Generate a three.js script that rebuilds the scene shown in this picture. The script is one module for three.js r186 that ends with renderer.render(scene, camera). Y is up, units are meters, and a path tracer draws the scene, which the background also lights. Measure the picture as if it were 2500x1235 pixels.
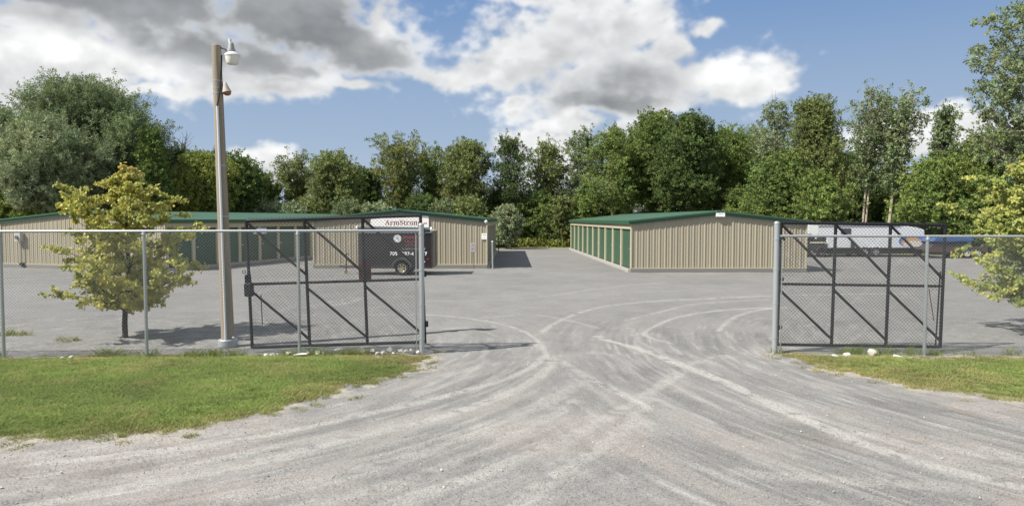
import * as THREE from 'three';
import { mergeGeometries } from 'three/addons/utils/BufferGeometryUtils.js';
import { RoundedBoxGeometry } from 'three/addons/geometries/RoundedBoxGeometry.js';

// ---------------------------------------------------------------- camera, sky, sun, exposure
const F = 1700, CX = 1250, CY = 617.5, EYE = 2.54, TILT = Math.atan(82 / F);   // lens read off the photograph
const scene = new THREE.Scene();
const camera = new THREE.PerspectiveCamera(2 * Math.atan(CY / F) * 180 / Math.PI, 2500 / 1235, 0.1, 3000);
camera.position.set(0, EYE, 0);
camera.rotation.x = -TILT;
const renderer = new THREE.WebGLRenderer({ antialias: true });
renderer.toneMapping = THREE.LinearToneMapping;
renderer.toneMappingExposure = 1.52;
renderer.shadowMap.enabled = true;
const SUN = new THREE.Vector3(-0.85, 1.0, 0.38).normalize();
const sun = new THREE.DirectionalLight(new THREE.Color(1.0, 0.955, 0.88), 5.0);
sun.name = 'sun';
sun.position.copy(SUN).multiplyScalar(150);
sun.castShadow = true;
sun.shadow.mapSize.set(4096, 4096);
Object.assign(sun.shadow.camera, { left: -70, right: 70, top: 70, bottom: -70, near: 1, far: 400 });
scene.add(sun); scene.add(sun.target);
sun.target.position.set(0, 0, -30);
sun.position.add(sun.target.position);

// ---------------------------------------------------------------- small tools
function rng(seed) { let a = seed >>> 0; return () => { a = (a + 0x6D2B79F5) | 0; let t = Math.imul(a ^ (a >>> 15), 1 | a); t = (t + Math.imul(t ^ (t >>> 7), 61 | t)) ^ t; return ((t ^ (t >>> 14)) >>> 0) / 4294967296; }; }
const lerp = (a, b, t) => a + (b - a) * t;
const clamp = (v, a = 0, b = 1) => Math.min(b, Math.max(a, v));
const sstep = (a, b, v) => { const t = clamp((v - a) / (b - a)); return t * t * (3 - 2 * t); };
function hash2(i, j, s) { let h = Math.imul(i, 374761393) ^ Math.imul(j, 668265263) ^ Math.imul(s, 2246822519); h = Math.imul(h ^ (h >>> 13), 1274126177); return ((h ^ (h >>> 16)) >>> 0) / 4294967296; }
function vnoise(x, y, s = 0) {
  const i = Math.floor(x), j = Math.floor(y), fx = x - i, fy = y - j;
  const u = fx * fx * fx * (fx * (fx * 6 - 15) + 10), v = fy * fy * fy * (fy * (fy * 6 - 15) + 10);
  const a = hash2(i, j, s), b = hash2(i + 1, j, s), c = hash2(i, j + 1, s), d = hash2(i + 1, j + 1, s);
  return a + (b - a) * u + (c - a) * v + (a - b - c + d) * u * v;
}
function fbm(x, y, oct = 4, s = 0) { let v = 0, a = 0.5, n = 0; for (let k = 0; k < oct; k++) { v += a * vnoise(x, y, s + k * 17); n += a; a *= 0.5; const t = x * 1.6 - y * 1.2; y = x * 1.2 + y * 1.6; x = t; } return v / n; }
const V = (x, y, z) => new THREE.Vector3(x, y, z);
const SN = Math.sin(TILT), CS = Math.cos(TILT);
function ray(px, py) { const u = (px - CX) / F, v = (CY - py) / F; return [u, v * CS - SN, -v * SN - CS]; }
function G(px, py) { const r = ray(px, py), k = EYE / -r[1]; return V(r[0] * k, 0, r[2] * k); }           // a point on level ground
function P(px, py, d) { const r = ray(px, py), k = d / -r[2]; return V(r[0] * k, EYE + r[1] * k, -d); }  // a point d metres ahead
const used = {};
function numbered(name) { const n = used[name] = (used[name] ?? -1) + 1; return n ? `${name}_${String(n).padStart(3, '0')}` : name; }
function tag(o, label, category, group) { o.userData.label = label; o.userData.category = category; if (group) o.userData.group = group; return o; }
function thing(name, label, category, pos = [0, 0, 0], turn = 0, group) {
  const o = new THREE.Group(); o.name = numbered(name); o.position.set(...(pos.isVector3 ? pos.toArray() : pos)); o.rotation.y = turn; scene.add(o);
  return tag(o, label, category, group);
}
function part(name, geo, mat, parent, kind) { const m = new THREE.Mesh(geo, mat); m.name = name; m.castShadow = m.receiveShadow = true; parent.add(m); if (kind) m.userData.kind = kind; return m; }
function flat(g) { const n = g.index ? g.toNonIndexed() : g; for (const k of Object.keys(n.attributes)) if (!['position', 'normal', 'uv'].includes(k)) n.deleteAttribute(k); return n; }
const merge = (gs) => mergeGeometries(gs.map(flat));
function box(w, h, d, x = 0, y = 0, z = 0) { return new THREE.BoxGeometry(w, h, d).translate(x, y, z); }
function rbox(w, h, d, r, x = 0, y = 0, z = 0) { return new RoundedBoxGeometry(w, h, d, 2, r).translate(x, y, z); }
function bar(a, b, r, seg = 10, r2 = r) {                                                                  // a round bar from a to b
  const d = b.clone().sub(a), g = new THREE.CylinderGeometry(r2, r, d.length(), seg);
  g.applyQuaternion(new THREE.Quaternion().setFromUnitVectors(V(0, 1, 0), d.clone().normalize()));
  return g.translate((a.x + b.x) / 2, (a.y + b.y) / 2, (a.z + b.z) / 2);
}
const col = (r, g, b) => new THREE.Color().setRGB(r, g, b);
function std(c, rough = 0.7, extra = {}) { return new THREE.MeshStandardMaterial({ color: col(...c), roughness: rough, ...extra }); }
function noiseTex(size, fn, srgb = false) {
  const d = new Uint8Array(size * size * 4);
  for (let j = 0; j < size; j++) for (let i = 0; i < size; i++) { const c = fn(i, j), k = (j * size + i) * 4; d[k] = c[0]; d[k + 1] = c[1]; d[k + 2] = c[2]; d[k + 3] = 255; }
  const t = new THREE.DataTexture(d, size, size); t.wrapS = t.wrapT = THREE.RepeatWrapping; t.magFilter = THREE.LinearFilter; t.minFilter = THREE.LinearMipmapLinearFilter; t.generateMipmaps = true;
  if (srgb) t.colorSpace = THREE.SRGBColorSpace; t.needsUpdate = true; return t;
}
function canvasTex(w, h, draw) { const c = document.createElement('canvas'); c.width = w; c.height = h; draw(c.getContext('2d')); const t = new THREE.CanvasTexture(c); t.colorSpace = THREE.SRGBColorSpace; t.magFilter = THREE.LinearFilter; return t; }

// ---------------------------------------------------------------- sky: blue air and broken cumulus all round
{
  const DIM = 1 / 1.52, W = 4096, H = 2048, data = new Float32Array(W * H * 4), R = rng(77);
  const blobs = [];
  const add = (px, py, rx, ry, grey) => { const dx = px - CX; blobs.push([Math.atan(dx / F) * F, Math.atan((535 - py) / Math.hypot(F, dx)) * F, rx * 0.93, ry * 0.97, grey]); };
  for (const b of [[300, -30, 560, 150, 0.85], [720, 40, 330, 150, 0.9], [560, 130, 380, 105, 0.8], [870, 110, 185, 105, 0.7], [930, 40, 70, 70, 0.05], [120, 130, 330, 110, 0.12], [300, 160, 170, 55, 0], [0, 215, 230, 70, 0.25], [640, 205, 260, 42, 0.35], [860, 197, 150, 24, 0.1], [330, 240, 95, 20, 0.05], [120, 40, 260, 60, 0.3],
    [1470, 40, 260, 110, 0.3], [1350, 120, 270, 95, 0.35], [1190, 165, 150, 52, 0.25], [1500, 200, 280, 95, 0.5], [1740, 195, 190, 42, 0.12], [1640, 130, 110, 70, 0.2], [1470, 262, 190, 45, 0.72], [1385, 312, 95, 30, 0], [1260, 235, 40, 18, 0.2], [1260, 5, 120, 50, 0.4], [1560, -40, 190, 70, 0.2],
    [1745, 85, 40, 34, 0.12], [620, 385, 95, 30, 0.08], [660, 430, 100, 34, 0.22], [1290, 395, 110, 75, 0.12], [2330, 310, 190, 46, 0.12], [2230, 345, 110, 32, 0.15], [1560, 330, 120, 22, 0.5]]) add(...b);
  for (let k = 0; k < 150; k++) {
    const az = (R() - 0.5) * 2 * Math.PI, el = Math.pow(R(), 0.8) * 1.2 + 0.03; if (Math.abs(az) < 1.0 && el < 0.5) continue;
    const s = 0.6 + R() * 1.2, bx = az * F / 1, by = el * F, n = 3 + Math.floor(R() * 4);
    for (let m = 0; m < n; m++) blobs.push([bx + (R() - 0.5) * 420 * s, by + (R() - 0.4) * 130 * s, (120 + R() * 180) * s, (45 + R() * 60) * s, R() * 0.8]);
  }
  const grid = new Map(), CELL = 256;
  blobs.forEach((b) => { for (let i = Math.floor((b[0] - b[2] * 1.8) / CELL); i <= Math.floor((b[0] + b[2] * 1.8) / CELL); i++) for (let j = Math.floor((b[1] - b[3] * 1.8) / CELL); j <= Math.floor((b[1] + b[3] * 1.8) / CELL); j++) { const k = i * 1000 + j; if (!grid.has(k)) grid.set(k, []); grid.get(k).push(b); } });
  function field(x, y) {
    const list = grid.get(Math.floor(x / CELL) * 1000 + Math.floor(y / CELL)); if (!list) return [-1, 0];
    let best = -1, gs = 0, ws = 0;
    for (const b of list) { const dx = (x - b[0]) / b[2], dy = (y - b[1]) / b[3], f = 1 - Math.sqrt(dx * dx + dy * dy); if (f > -0.8) { const w = Math.exp(f * 5); gs += w * b[4]; ws += w; if (f > best) best = f; } }
    return [best, ws ? gs / ws : 0];
  }
  const gap = [0.49, 0.585, 0.69], mid = [0.36, 0.478, 0.65], hi = [0.178, 0.315, 0.575], top = [0.075, 0.165, 0.42];
  for (let j = H / 2; j < H; j++) {
    const el = ((j + 0.5) / H - 0.5) * Math.PI, y = el * F;
    const e1 = sstep(0, 0.14, el), e2 = sstep(0.1, 0.34, el), e3 = sstep(0.3, 1.3, el);
    for (let i = 0; i < W; i++) {
      const a = ((i + 0.5) / W - 0.5) * 2 * Math.PI;       // atan2(z, x)
      let az = a + Math.PI / 2; if (az > Math.PI) az -= 2 * Math.PI;
      const x = az * F, k = (j * W + i) * 4;
      let c = [0, 1, 2].map((n) => lerp(lerp(lerp(gap[n], mid[n], e1), hi[n], e2), top[n], e3));
      const wx = x + 150 * (fbm(x / 210, y / 150, 5, 5) - 0.5), wy = y + 95 * (fbm(x / 190, y / 140, 5, 9) - 0.5);
      const [f0, g] = field(wx, wy);
      if (f0 > -0.7) {
        const n = fbm(x / 120, y / 78, 7, 31), soft = fbm(x / 190, y / 110, 3, 61), fine = fbm(x / 34, y / 26, 5, 67), puff = 1 - Math.abs(2 * fbm(x / 70, y / 52, 5, 83) - 1);
        const f = f0 * 0.9 + (n - 0.5) * 1.35 + (fine - 0.5) * 0.4 + (puff - 0.78) * 0.35;
        const al = sstep(-0.16, 0.42, f) * (0.92 + 0.08 * fine);
        if (al > 0) {
          const nx = fbm((x - 34) / 120, (y + 40) / 78, 4, 31);                                          // the side towards the sun is the bright side
          const lit = clamp(0.52 + (n - nx) * 1.7 + (soft - 0.5) * 0.6 + (fine - 0.5) * 0.5 + (puff - 0.78) * 0.5, 0, 1);
          const thick = sstep(0.0, 0.75, f);
          const gr = clamp(g * (0.2 + 0.9 * thick) + 0.14 * thick * (1 - lit));
          const b = lerp(1.0, 0.36, sstep(0, 1, gr)) * lerp(0.74, 1.08, lit);
          const cc = [b * lerp(1.0, 0.965, gr), b, b * lerp(0.985, 1.03, gr)];
          c = c.map((v, n2) => lerp(v, cc[n2], al));
        }
      }
      data[k] = c[0] * DIM; data[k + 1] = c[1] * DIM; data[k + 2] = c[2] * DIM; data[k + 3] = 1;
    }
  }
  for (let j = 0; j < H / 2; j++) for (let i = 0; i < W; i++) { const k = (j * W + i) * 4; data[k] = 0.2; data[k + 1] = 0.2; data[k + 2] = 0.18; data[k + 3] = 1; }
  const sky = new THREE.DataTexture(data, W, H, THREE.RGBAFormat, THREE.FloatType);
  sky.mapping = THREE.EquirectangularReflectionMapping; sky.magFilter = THREE.LinearFilter; sky.needsUpdate = true;
  scene.background = sky; scene.environment = sky;
}
console.log('sky done');

// ---------------------------------------------------------------- ground: one sheet of crushed stone, soil under the lawns, rough grass behind
const fenceLA = G(8, 876), fenceLB = G(1030, 865), fenceRA = G(1892, 862), fenceRB = G(2258, 866);
const lawnEdgeL = [[-60, 1078], [0, 1074], [120, 1070], [240, 1061], [420, 1046], [540, 1026], [640, 1006], [720, 982], [800, 962], [850, 937], [920, 925], [1000, 905], [1038, 882], [1024, 869]].map(([x, y]) => G(x, y));
const lawnEdgeR = [[1908, 865], [1935, 873], [1985, 889], [2060, 904], [2160, 924], [2260, 946], [2360, 958], [2440, 968], [2520, 977]].map(([x, y]) => G(x, y));
const polyL = [V(-40, 0, -6.2), V(-14, 0, -7.2), ...lawnEdgeL, V(fenceLB.x - 0.1, 0, fenceLB.z + 0.06), V(fenceLA.x, 0, fenceLA.z + 0.05), V(-40, 0, fenceLA.z - 1.5)].map((p) => [p.x, p.z]);
const polyR = [...lawnEdgeR, V(12, 0, -9.2), V(40, 0, -6.5), V(40, 0, fenceRA.z + 0.6), V(fenceRB.x, 0, fenceRB.z + 0.35)].map((p) => [p.x, p.z]);
function inPoly(poly, x, z) { let c = false; for (let i = 0, j = poly.length - 1; i < poly.length; j = i++) { const [xi, zi] = poly[i], [xj, zj] = poly[j]; if ((zi > z) !== (zj > z) && x < (xj - xi) * (z - zi) / (zj - zi) + xi) c = !c; } return c; }
function segDist(x, z, ax, az, bx, bz) { const dx = bx - ax, dz = bz - az, t = clamp(((x - ax) * dx + (z - az) * dz) / (dx * dx + dz * dz)); return [Math.hypot(x - ax - t * dx, z - az - t * dz), t]; }
function polyDist(poly, x, z) { let d = 1e9; for (let i = 0, j = poly.length - 1; i < poly.length; j = i++) d = Math.min(d, segDist(x, z, ...poly[i], ...poly[j])[0]); return inPoly(poly, x, z) ? d : -d; }
function lawn(x, z) {                                                       // metres inside the ragged lawn edge, negative outside
  if (z > -5 || z < -16) return -9;
  const d = Math.max(x < 0 ? polyDist(polyL, x, z) : -9, x > 0 ? polyDist(polyR, x, z) : -9);
  return d > -1.5 && d < 1.5 ? d + (fbm(x * 1.3, z * 1.3, 4, 3) - 0.5) * 0.5 + (fbm(x * 5, z * 5, 3, 6) - 0.5) * 0.4 : d;
}
const trackPx = [   // pale worn wheel tracks: [width in metres, strength, pixels along it]
  [0.23, 1.0, [[1460, 822], [1540, 846], [1620, 872], [1700, 903], [1780, 935], [1860, 975], [1960, 1020], [2060, 1062], [2180, 1105], [2300, 1140], [2420, 1170], [2560, 1200]]],
  [0.12, 0.75, [[1345, 890], [1332, 862], [1312, 832], [1272, 806], [1200, 786], [1110, 773], [1030, 768], [900, 768]]],
  [0.13, 0.7, [[1320, 815], [1345, 795], [1390, 773], [1460, 751], [1560, 738], [1700, 730], [1890, 722], [2200, 716]]],
  [0.12, 0.55, [[1530, 782], [1600, 764], [1700, 742], [1800, 735], [1900, 730]]],
  [0.12, 0.8, [[1640, 838], [1590, 825], [1575, 815], [1600, 795], [1660, 773], [1740, 760], [1830, 753], [1900, 751]]],
  [0.12, 0.75, [[1755, 808], [1775, 787], [1810, 768], [1850, 757], [1920, 750]]],
  [0.22, 0.75, [[1362, 868], [1330, 905], [1280, 940], [1200, 975], [1080, 1016], [950, 1050], [800, 1085], [620, 1130], [380, 1180], [100, 1230], [-200, 1280]]],
  [0.2, 0.8, [[1335, 866], [1300, 893], [1230, 925], [1130, 953], [1010, 985], [880, 1012], [740, 1045], [560, 1075], [360, 1105], [100, 1130]]],
  [0.17, 0.6, [[1372, 882], [1420, 910], [1470, 938], [1530, 968], [1570, 985]]],
  [0.2, 0.55, [[1700, 880], [1640, 925], [1570, 968], [1500, 1010], [1400, 1062], [1280, 1112], [1130, 1170], [960, 1240]]],
  [0.22, 0.5, [[1590, 975], [1530, 1040], [1440, 1110], [1330, 1180], [1230, 1260]]],
  [0.14, 0.45, [[1180, 775], [1300, 768], [1400, 785], [1460, 800]]],
  [0.12, 0.4, [[1740, 870], [1660, 905], [1600, 940]]],
  [0.16, 0.45, [[1540, 800], [1560, 830], [1620, 865], [1650, 890]]],
  [0.13, 0.35, [[1040, 735], [1250, 730], [1500, 700], [1620, 690]]],
  [0.12, 0.4, [[1030, 800], [1160, 805], [1210, 820]]],
  [0.3, 0.4, [[2500, 1120], [2300, 1090], [2150, 1060], [2020, 1040]]],
  [0.25, 0.4, [[2500, 1195], [2200, 1180], [1950, 1165], [1800, 1150]]],
  [0.2, 0.45, [[770, 744], [860, 728], [1000, 722]]], [0.18, 0.6, [[750, 747], [830, 742], [880, 728]]],
  [0.3, 0.35, [[0, 1120], [300, 1085], [500, 1060], [700, 1040]]],
  [0.3, 0.4, [[-100, 1210], [200, 1180], [500, 1130], [760, 1080], [1000, 1030], [1180, 985]]],
  [0.3, 0.35, [[500, 1235], [800, 1170], [1000, 1110], [1180, 1050], [1330, 985], [1420, 930]]],
  [0.3, 0.35, [[700, 1240], [960, 1180], [1150, 1110], [1300, 1040], [1400, 980]]],
];
const tracks = trackPx.map(([w, s, pts]) => { const c = new THREE.CatmullRomCurve3(pts.map(([x, y]) => G(x, y))).getPoints(pts.length * 6); let x0 = 1e9, x1 = -1e9, z0 = 1e9, z1 = -1e9; c.forEach((p) => { x0 = Math.min(x0, p.x); x1 = Math.max(x1, p.x); z0 = Math.min(z0, p.z); z1 = Math.max(z1, p.z); }); return { w, s, c, b: [x0 - 1, x1 + 1, z0 - 1, z1 + 1] }; });
function arcs(x, z) {                                                          // three sizes of the long arcs that turning wheels sweep into the stone
  const rl = Math.hypot(x + 8.3, z + 14.6), al = Math.atan2(z + 14.6, x + 8.3), rr = Math.hypot(x - 13.6, z + 13), ar = Math.atan2(z + 13, x - 13.6), wl = sstep(2.2, -0.6, x);
  return [lerp(fbm(rr * 2.3, ar * 5.5, 4, 111), fbm(rl * 2.3, al * 5.5, 4, 117), wl) - 0.5, lerp(fbm(rr * 6.5, ar * 9, 3, 121), fbm(rl * 6.5, al * 9, 3, 127), wl) - 0.5, lerp(fbm(rr * 16, ar * 14, 2, 131), fbm(rl * 16, al * 14, 2, 137), wl) - 0.5];
}
function groundColor(x, z) {
  const d = -z;
  const n1 = fbm(x * 0.35, z * 0.35, 4, 11), n2 = fbm(x * 1.7, z * 1.7, 4, 23), n3 = fbm(x * 7, z * 7, 3, 37);
  let v = 0.184 + (n1 - 0.5) * 0.05 + (n2 - 0.5) * 0.05 + (n3 - 0.5) * 0.025;
  let c = [v * 1.01, v * 0.99, v * 0.94];
  const warm = 0.8 * sstep(0.0, 0.12, fbm(x * 0.42 + 9, z * 0.75, 4, 51) - 0.45 - 0.045 * Math.max(0, d - 8) + 0.01 * clamp(x, 0, 4));   // pinkish fines lying in patches, sparser with distance from the camera
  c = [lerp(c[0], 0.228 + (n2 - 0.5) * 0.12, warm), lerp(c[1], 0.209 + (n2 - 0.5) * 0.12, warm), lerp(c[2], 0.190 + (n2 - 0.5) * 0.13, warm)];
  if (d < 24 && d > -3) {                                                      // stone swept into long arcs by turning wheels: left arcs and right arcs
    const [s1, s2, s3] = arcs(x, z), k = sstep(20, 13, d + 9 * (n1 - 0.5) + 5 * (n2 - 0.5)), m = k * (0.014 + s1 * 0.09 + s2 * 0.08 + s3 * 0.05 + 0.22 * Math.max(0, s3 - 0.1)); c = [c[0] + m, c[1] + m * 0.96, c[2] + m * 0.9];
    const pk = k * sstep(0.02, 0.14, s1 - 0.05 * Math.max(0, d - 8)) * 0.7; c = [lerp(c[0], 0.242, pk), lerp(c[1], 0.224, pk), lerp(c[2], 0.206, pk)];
  }
  if (d < 34 && d > -3) {
    let t = 0;
    for (const k of tracks) {
      if (x < k.b[0] || x > k.b[1] || z < k.b[2] || z > k.b[3]) continue;
      let m = 9; for (let i = 1; i < k.c.length; i++) { const q = segDist(x, z, k.c[i - 1].x, k.c[i - 1].z, k.c[i].x, k.c[i].z)[0]; if (q < m) m = q; }
      const w = 0.62 * k.w * (0.6 + 0.8 * n2) + (d > 17 ? (d - 17) * 0.008 : 0);
      const core = sstep(w * 1.15, w * 0.35, m) * k.s * (0.55 + 0.75 * fbm(x * 1.1, z * 1.1, 3, 71)), halo = sstep(w * 3.6, 0, m) * 0.14 * k.s;
      t = Math.max(t, core * sstep(0.3, 0.52, n3 + 0.12 * k.s)) + halo * 0.35;
    }
    t = clamp(t);
    t = clamp(t) * 0.9; c = [lerp(c[0], 0.34, t), lerp(c[1], 0.33, t), lerp(c[2], 0.305, t)];
  }
  const l = lawn(x, z);
  if (l > -0.9) {
    const edge = sstep(-0.75, -0.05, l) * sstep(0.42, 0.6, fbm(x * 2.3, z * 2.3, 3, 91) + 0.12 * sstep(-0.3, 0, l));   // washed-out sand along the lawn
    c = [lerp(c[0], 0.33, edge), lerp(c[1], 0.30, edge), lerp(c[2], 0.25, edge)];
    const soil = sstep(-0.02, 0.1, l), gn = fbm(x * 2, z * 2, 3, 95);
    c = [lerp(c[0], 0.15 + 0.05 * gn, soil), lerp(c[1], 0.165 + 0.05 * gn, soil), lerp(c[2], 0.055 + 0.02 * gn, soil)];
  }
  const back = 60 + 1.2 * (fbm(x * 0.4, 3, 3, 7) - 0.5) + Math.max(0, -x - 4) * 0.1 - Math.max(0, x - 12) * 0.62;   // where the yard ends in dry grass
  const far = sstep(back, back + 1.2, d), wild = sstep(back + 4, back + 8, d), gf = fbm(x * 0.8, z * 0.8, 4, 15);
  if (far > 0) { const g = [lerp(0.21, 0.11, wild) + 0.1 * (gf - 0.5), lerp(0.205, 0.13, wild) + 0.1 * (gf - 0.5), lerp(0.10, 0.03, wild)]; c = [lerp(c[0], g[0], far), lerp(c[1], g[1], far), lerp(c[2], g[2], far)]; }
  return c.map((q) => Math.max(0.02, q));
}
const gravelMap = noiseTex(1024, (i, j) => {                                // speckle of stone chips, three metres to the tile
  const big = hash2(i >> 2, j >> 2, 1), m = hash2(i >> 1, j >> 1, 2), f = hash2(i, j, 3);
  let v = 0.62 + 0.20 * (big - 0.5) + 0.32 * (m - 0.5) + 0.30 * (f - 0.5) + 0.10 * (hash2(i >> 3, j >> 3, 6) - 0.5);
  if (hash2(i >> 1, j >> 1, 8) > 0.985) v += 0.2; if (hash2(i >> 1, j >> 1, 9) > 0.985) v -= 0.18;
  const w = (hash2(i >> 2, j >> 2, 5) - 0.5) * 0.05, g = clamp(v) * 255; return [clamp(v + w) * 255, g, clamp(v - w) * 255];
});
const gravelBump = noiseTex(1024, (i, j) => { const v = (0.5 * hash2(i >> 2, j >> 2, 1) + 0.5 * hash2(i >> 1, j >> 1, 2)) * 255; return [v, v, v]; });
{
  const ds = []; let d = -60; for (const q of [-60, -25, -8, -2, 1, 2.5]) ds.push(q);
  for (d = 4; d < 72; d *= 1.0042 + (d > 20 ? 0.0043 : 0)) ds.push(d);
  ds.push(75, 85, 100, 130, 180, 300, 700, 1800);
  const us = [-1500, -400, -120, -60]; const NC = 680;
  const nu = NC + 9, nv = ds.length, pos = new Float32Array(nu * nv * 3), uv = new Float32Array(nu * nv * 2), cl = new Float32Array(nu * nv * 3), nor = new Float32Array(nu * nv * 3), idx = [];
  for (let j = 0; j < nv; j++) {
    const dd = ds[j], hw = 0.8 * Math.min(Math.max(dd, 3), 75) + 2.5;
    for (let i = 0; i < nu; i++) {
      let x; if (i < 4) x = Math.min(us[i], -hw - (4 - i) * 4); else if (i > NC + 4) x = -Math.min(us[nu - 1 - i], -hw - (4 - (nu - 1 - i)) * 4); else x = ((i - 4) / NC * 2 - 1) * hw;
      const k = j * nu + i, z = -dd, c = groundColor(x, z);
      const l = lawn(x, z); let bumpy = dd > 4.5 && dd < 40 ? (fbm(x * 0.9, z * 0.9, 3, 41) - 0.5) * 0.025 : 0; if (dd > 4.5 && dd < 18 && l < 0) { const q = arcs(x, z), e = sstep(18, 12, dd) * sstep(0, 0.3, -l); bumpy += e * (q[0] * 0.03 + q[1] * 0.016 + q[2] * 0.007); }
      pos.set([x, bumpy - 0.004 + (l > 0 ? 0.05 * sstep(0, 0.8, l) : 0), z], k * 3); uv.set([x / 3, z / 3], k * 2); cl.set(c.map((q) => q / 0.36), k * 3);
      if (i && j) idx.push(k - nu - 1, k - nu, k - 1, k - nu, k, k - 1);
    }
  }
  const g = new THREE.BufferGeometry(); g.setAttribute('position', new THREE.BufferAttribute(pos, 3)); g.setAttribute('uv', new THREE.BufferAttribute(uv, 2)); g.setAttribute('color', new THREE.BufferAttribute(cl, 3)); g.setIndex(idx); g.computeVertexNormals();
  gravelMap.colorSpace = THREE.NoColorSpace;
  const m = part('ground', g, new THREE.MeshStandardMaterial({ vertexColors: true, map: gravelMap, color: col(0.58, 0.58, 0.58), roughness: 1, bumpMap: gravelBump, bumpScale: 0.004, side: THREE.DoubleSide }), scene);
  m.userData.kind = 'structure';
}
console.log('ground done');

// ---------------------------------------------------------------- instanced stuff: loose chips, grass
function instanced(name, label, geo, mat, list, parent = scene) {           // list of [x, y, z, scale, turn, r, g, b, sy]
  const m = new THREE.InstancedMesh(geo, mat, list.length), M = new THREE.Matrix4(), q = new THREE.Quaternion(), e = new THREE.Euler(), c = new THREE.Color();
  list.forEach((a, i) => { e.set((a[9] ?? 0), a[4], (a[10] ?? 0)); M.compose(V(a[0], a[1], a[2]), q.setFromEuler(e), V(a[3], a[3] * (a[8] ?? 1), a[3])); m.setMatrixAt(i, M); m.setColorAt(i, c.setRGB(a[5], a[6], a[7])); });
  m.name = name; m.userData.kind = 'stuff'; m.castShadow = m.receiveShadow = true; parent.add(m); if (label) { m.userData.label = label; m.userData.category = name; } return m;
}
{
  const R = rng(5), g = new THREE.IcosahedronGeometry(1, 0), list = [];
  for (let k = 0; k < 46000; k++) {
    const d = 5.2 + Math.pow(R(), 1.5) * 13, x = (R() * 2 - 1) * (0.78 * d + 1), z = -d; if (lawn(x, z) > 0.05) continue;
    const big = R() > 0.994, s = big ? 0.008 + R() * 0.008 : 0.003 + R() * 0.004, v = big && R() > 0.5 ? 0.38 + R() * 0.12 : 0.17 + R() * 0.15;
    list.push([x, s * 0.2, z, s, R() * 6.3, v * (1 + (R() - 0.5) * 0.08), v, v * (0.97 + (R() - 0.5) * 0.1), 0.6, R(), R()]);
  }
  instanced('loose_gravel', 'loose grey stone chips scattered over the gravel entrance', g, new THREE.MeshStandardMaterial({ roughness: 0.95 }), list);
}
function tuft(n, radius, h0, h1, w, seed, lean = 0.5) {
  const R = rng(seed), pos = [], nor = [];
  for (let k = 0; k < n; k++) {
    const a = R() * 6.283, r = Math.sqrt(R()) * radius, x = Math.cos(a) * r, z = Math.sin(a) * r, h = lerp(h0, h1, R()), b = R() * 6.283, l = h * lean * (0.3 + R()), t = R() * 3.14;
    const wx = Math.cos(t) * w / 2, wz = Math.sin(t) * w / 2, mx = x + Math.cos(b) * l * 0.35, mz = z + Math.sin(b) * l * 0.35, tx = x + Math.cos(b) * l, tz = z + Math.sin(b) * l;
    pos.push(x - wx, 0, z - wz, x + wx, 0, z + wz, mx + wx * 0.8, h * 0.6, mz + wz * 0.8, x - wx, 0, z - wz, mx + wx * 0.8, h * 0.6, mz + wz * 0.8, mx - wx * 0.8, h * 0.6, mz - wz * 0.8, mx - wx * 0.8, h * 0.6, mz - wz * 0.8, mx + wx * 0.8, h * 0.6, mz + wz * 0.8, tx, h, tz);
  }
  const g = new THREE.BufferGeometry(); g.setAttribute('position', new THREE.Float32BufferAttribute(pos, 3)); g.computeVertexNormals(); return g;
}
const leafMat = (rough = 0.95, tr = 0.35) => new THREE.MeshPhysicalMaterial({ vertexColors: true, color: 0xffffff, roughness: rough, transmission: tr, thickness: 0, side: THREE.DoubleSide, specularIntensity: 0.4 });
const bladeMat = new THREE.MeshPhysicalMaterial({ color: 0xffffff, roughness: 0.95, transmission: 0.35, thickness: 0, side: THREE.DoubleSide, specularIntensity: 0.4 });
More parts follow.
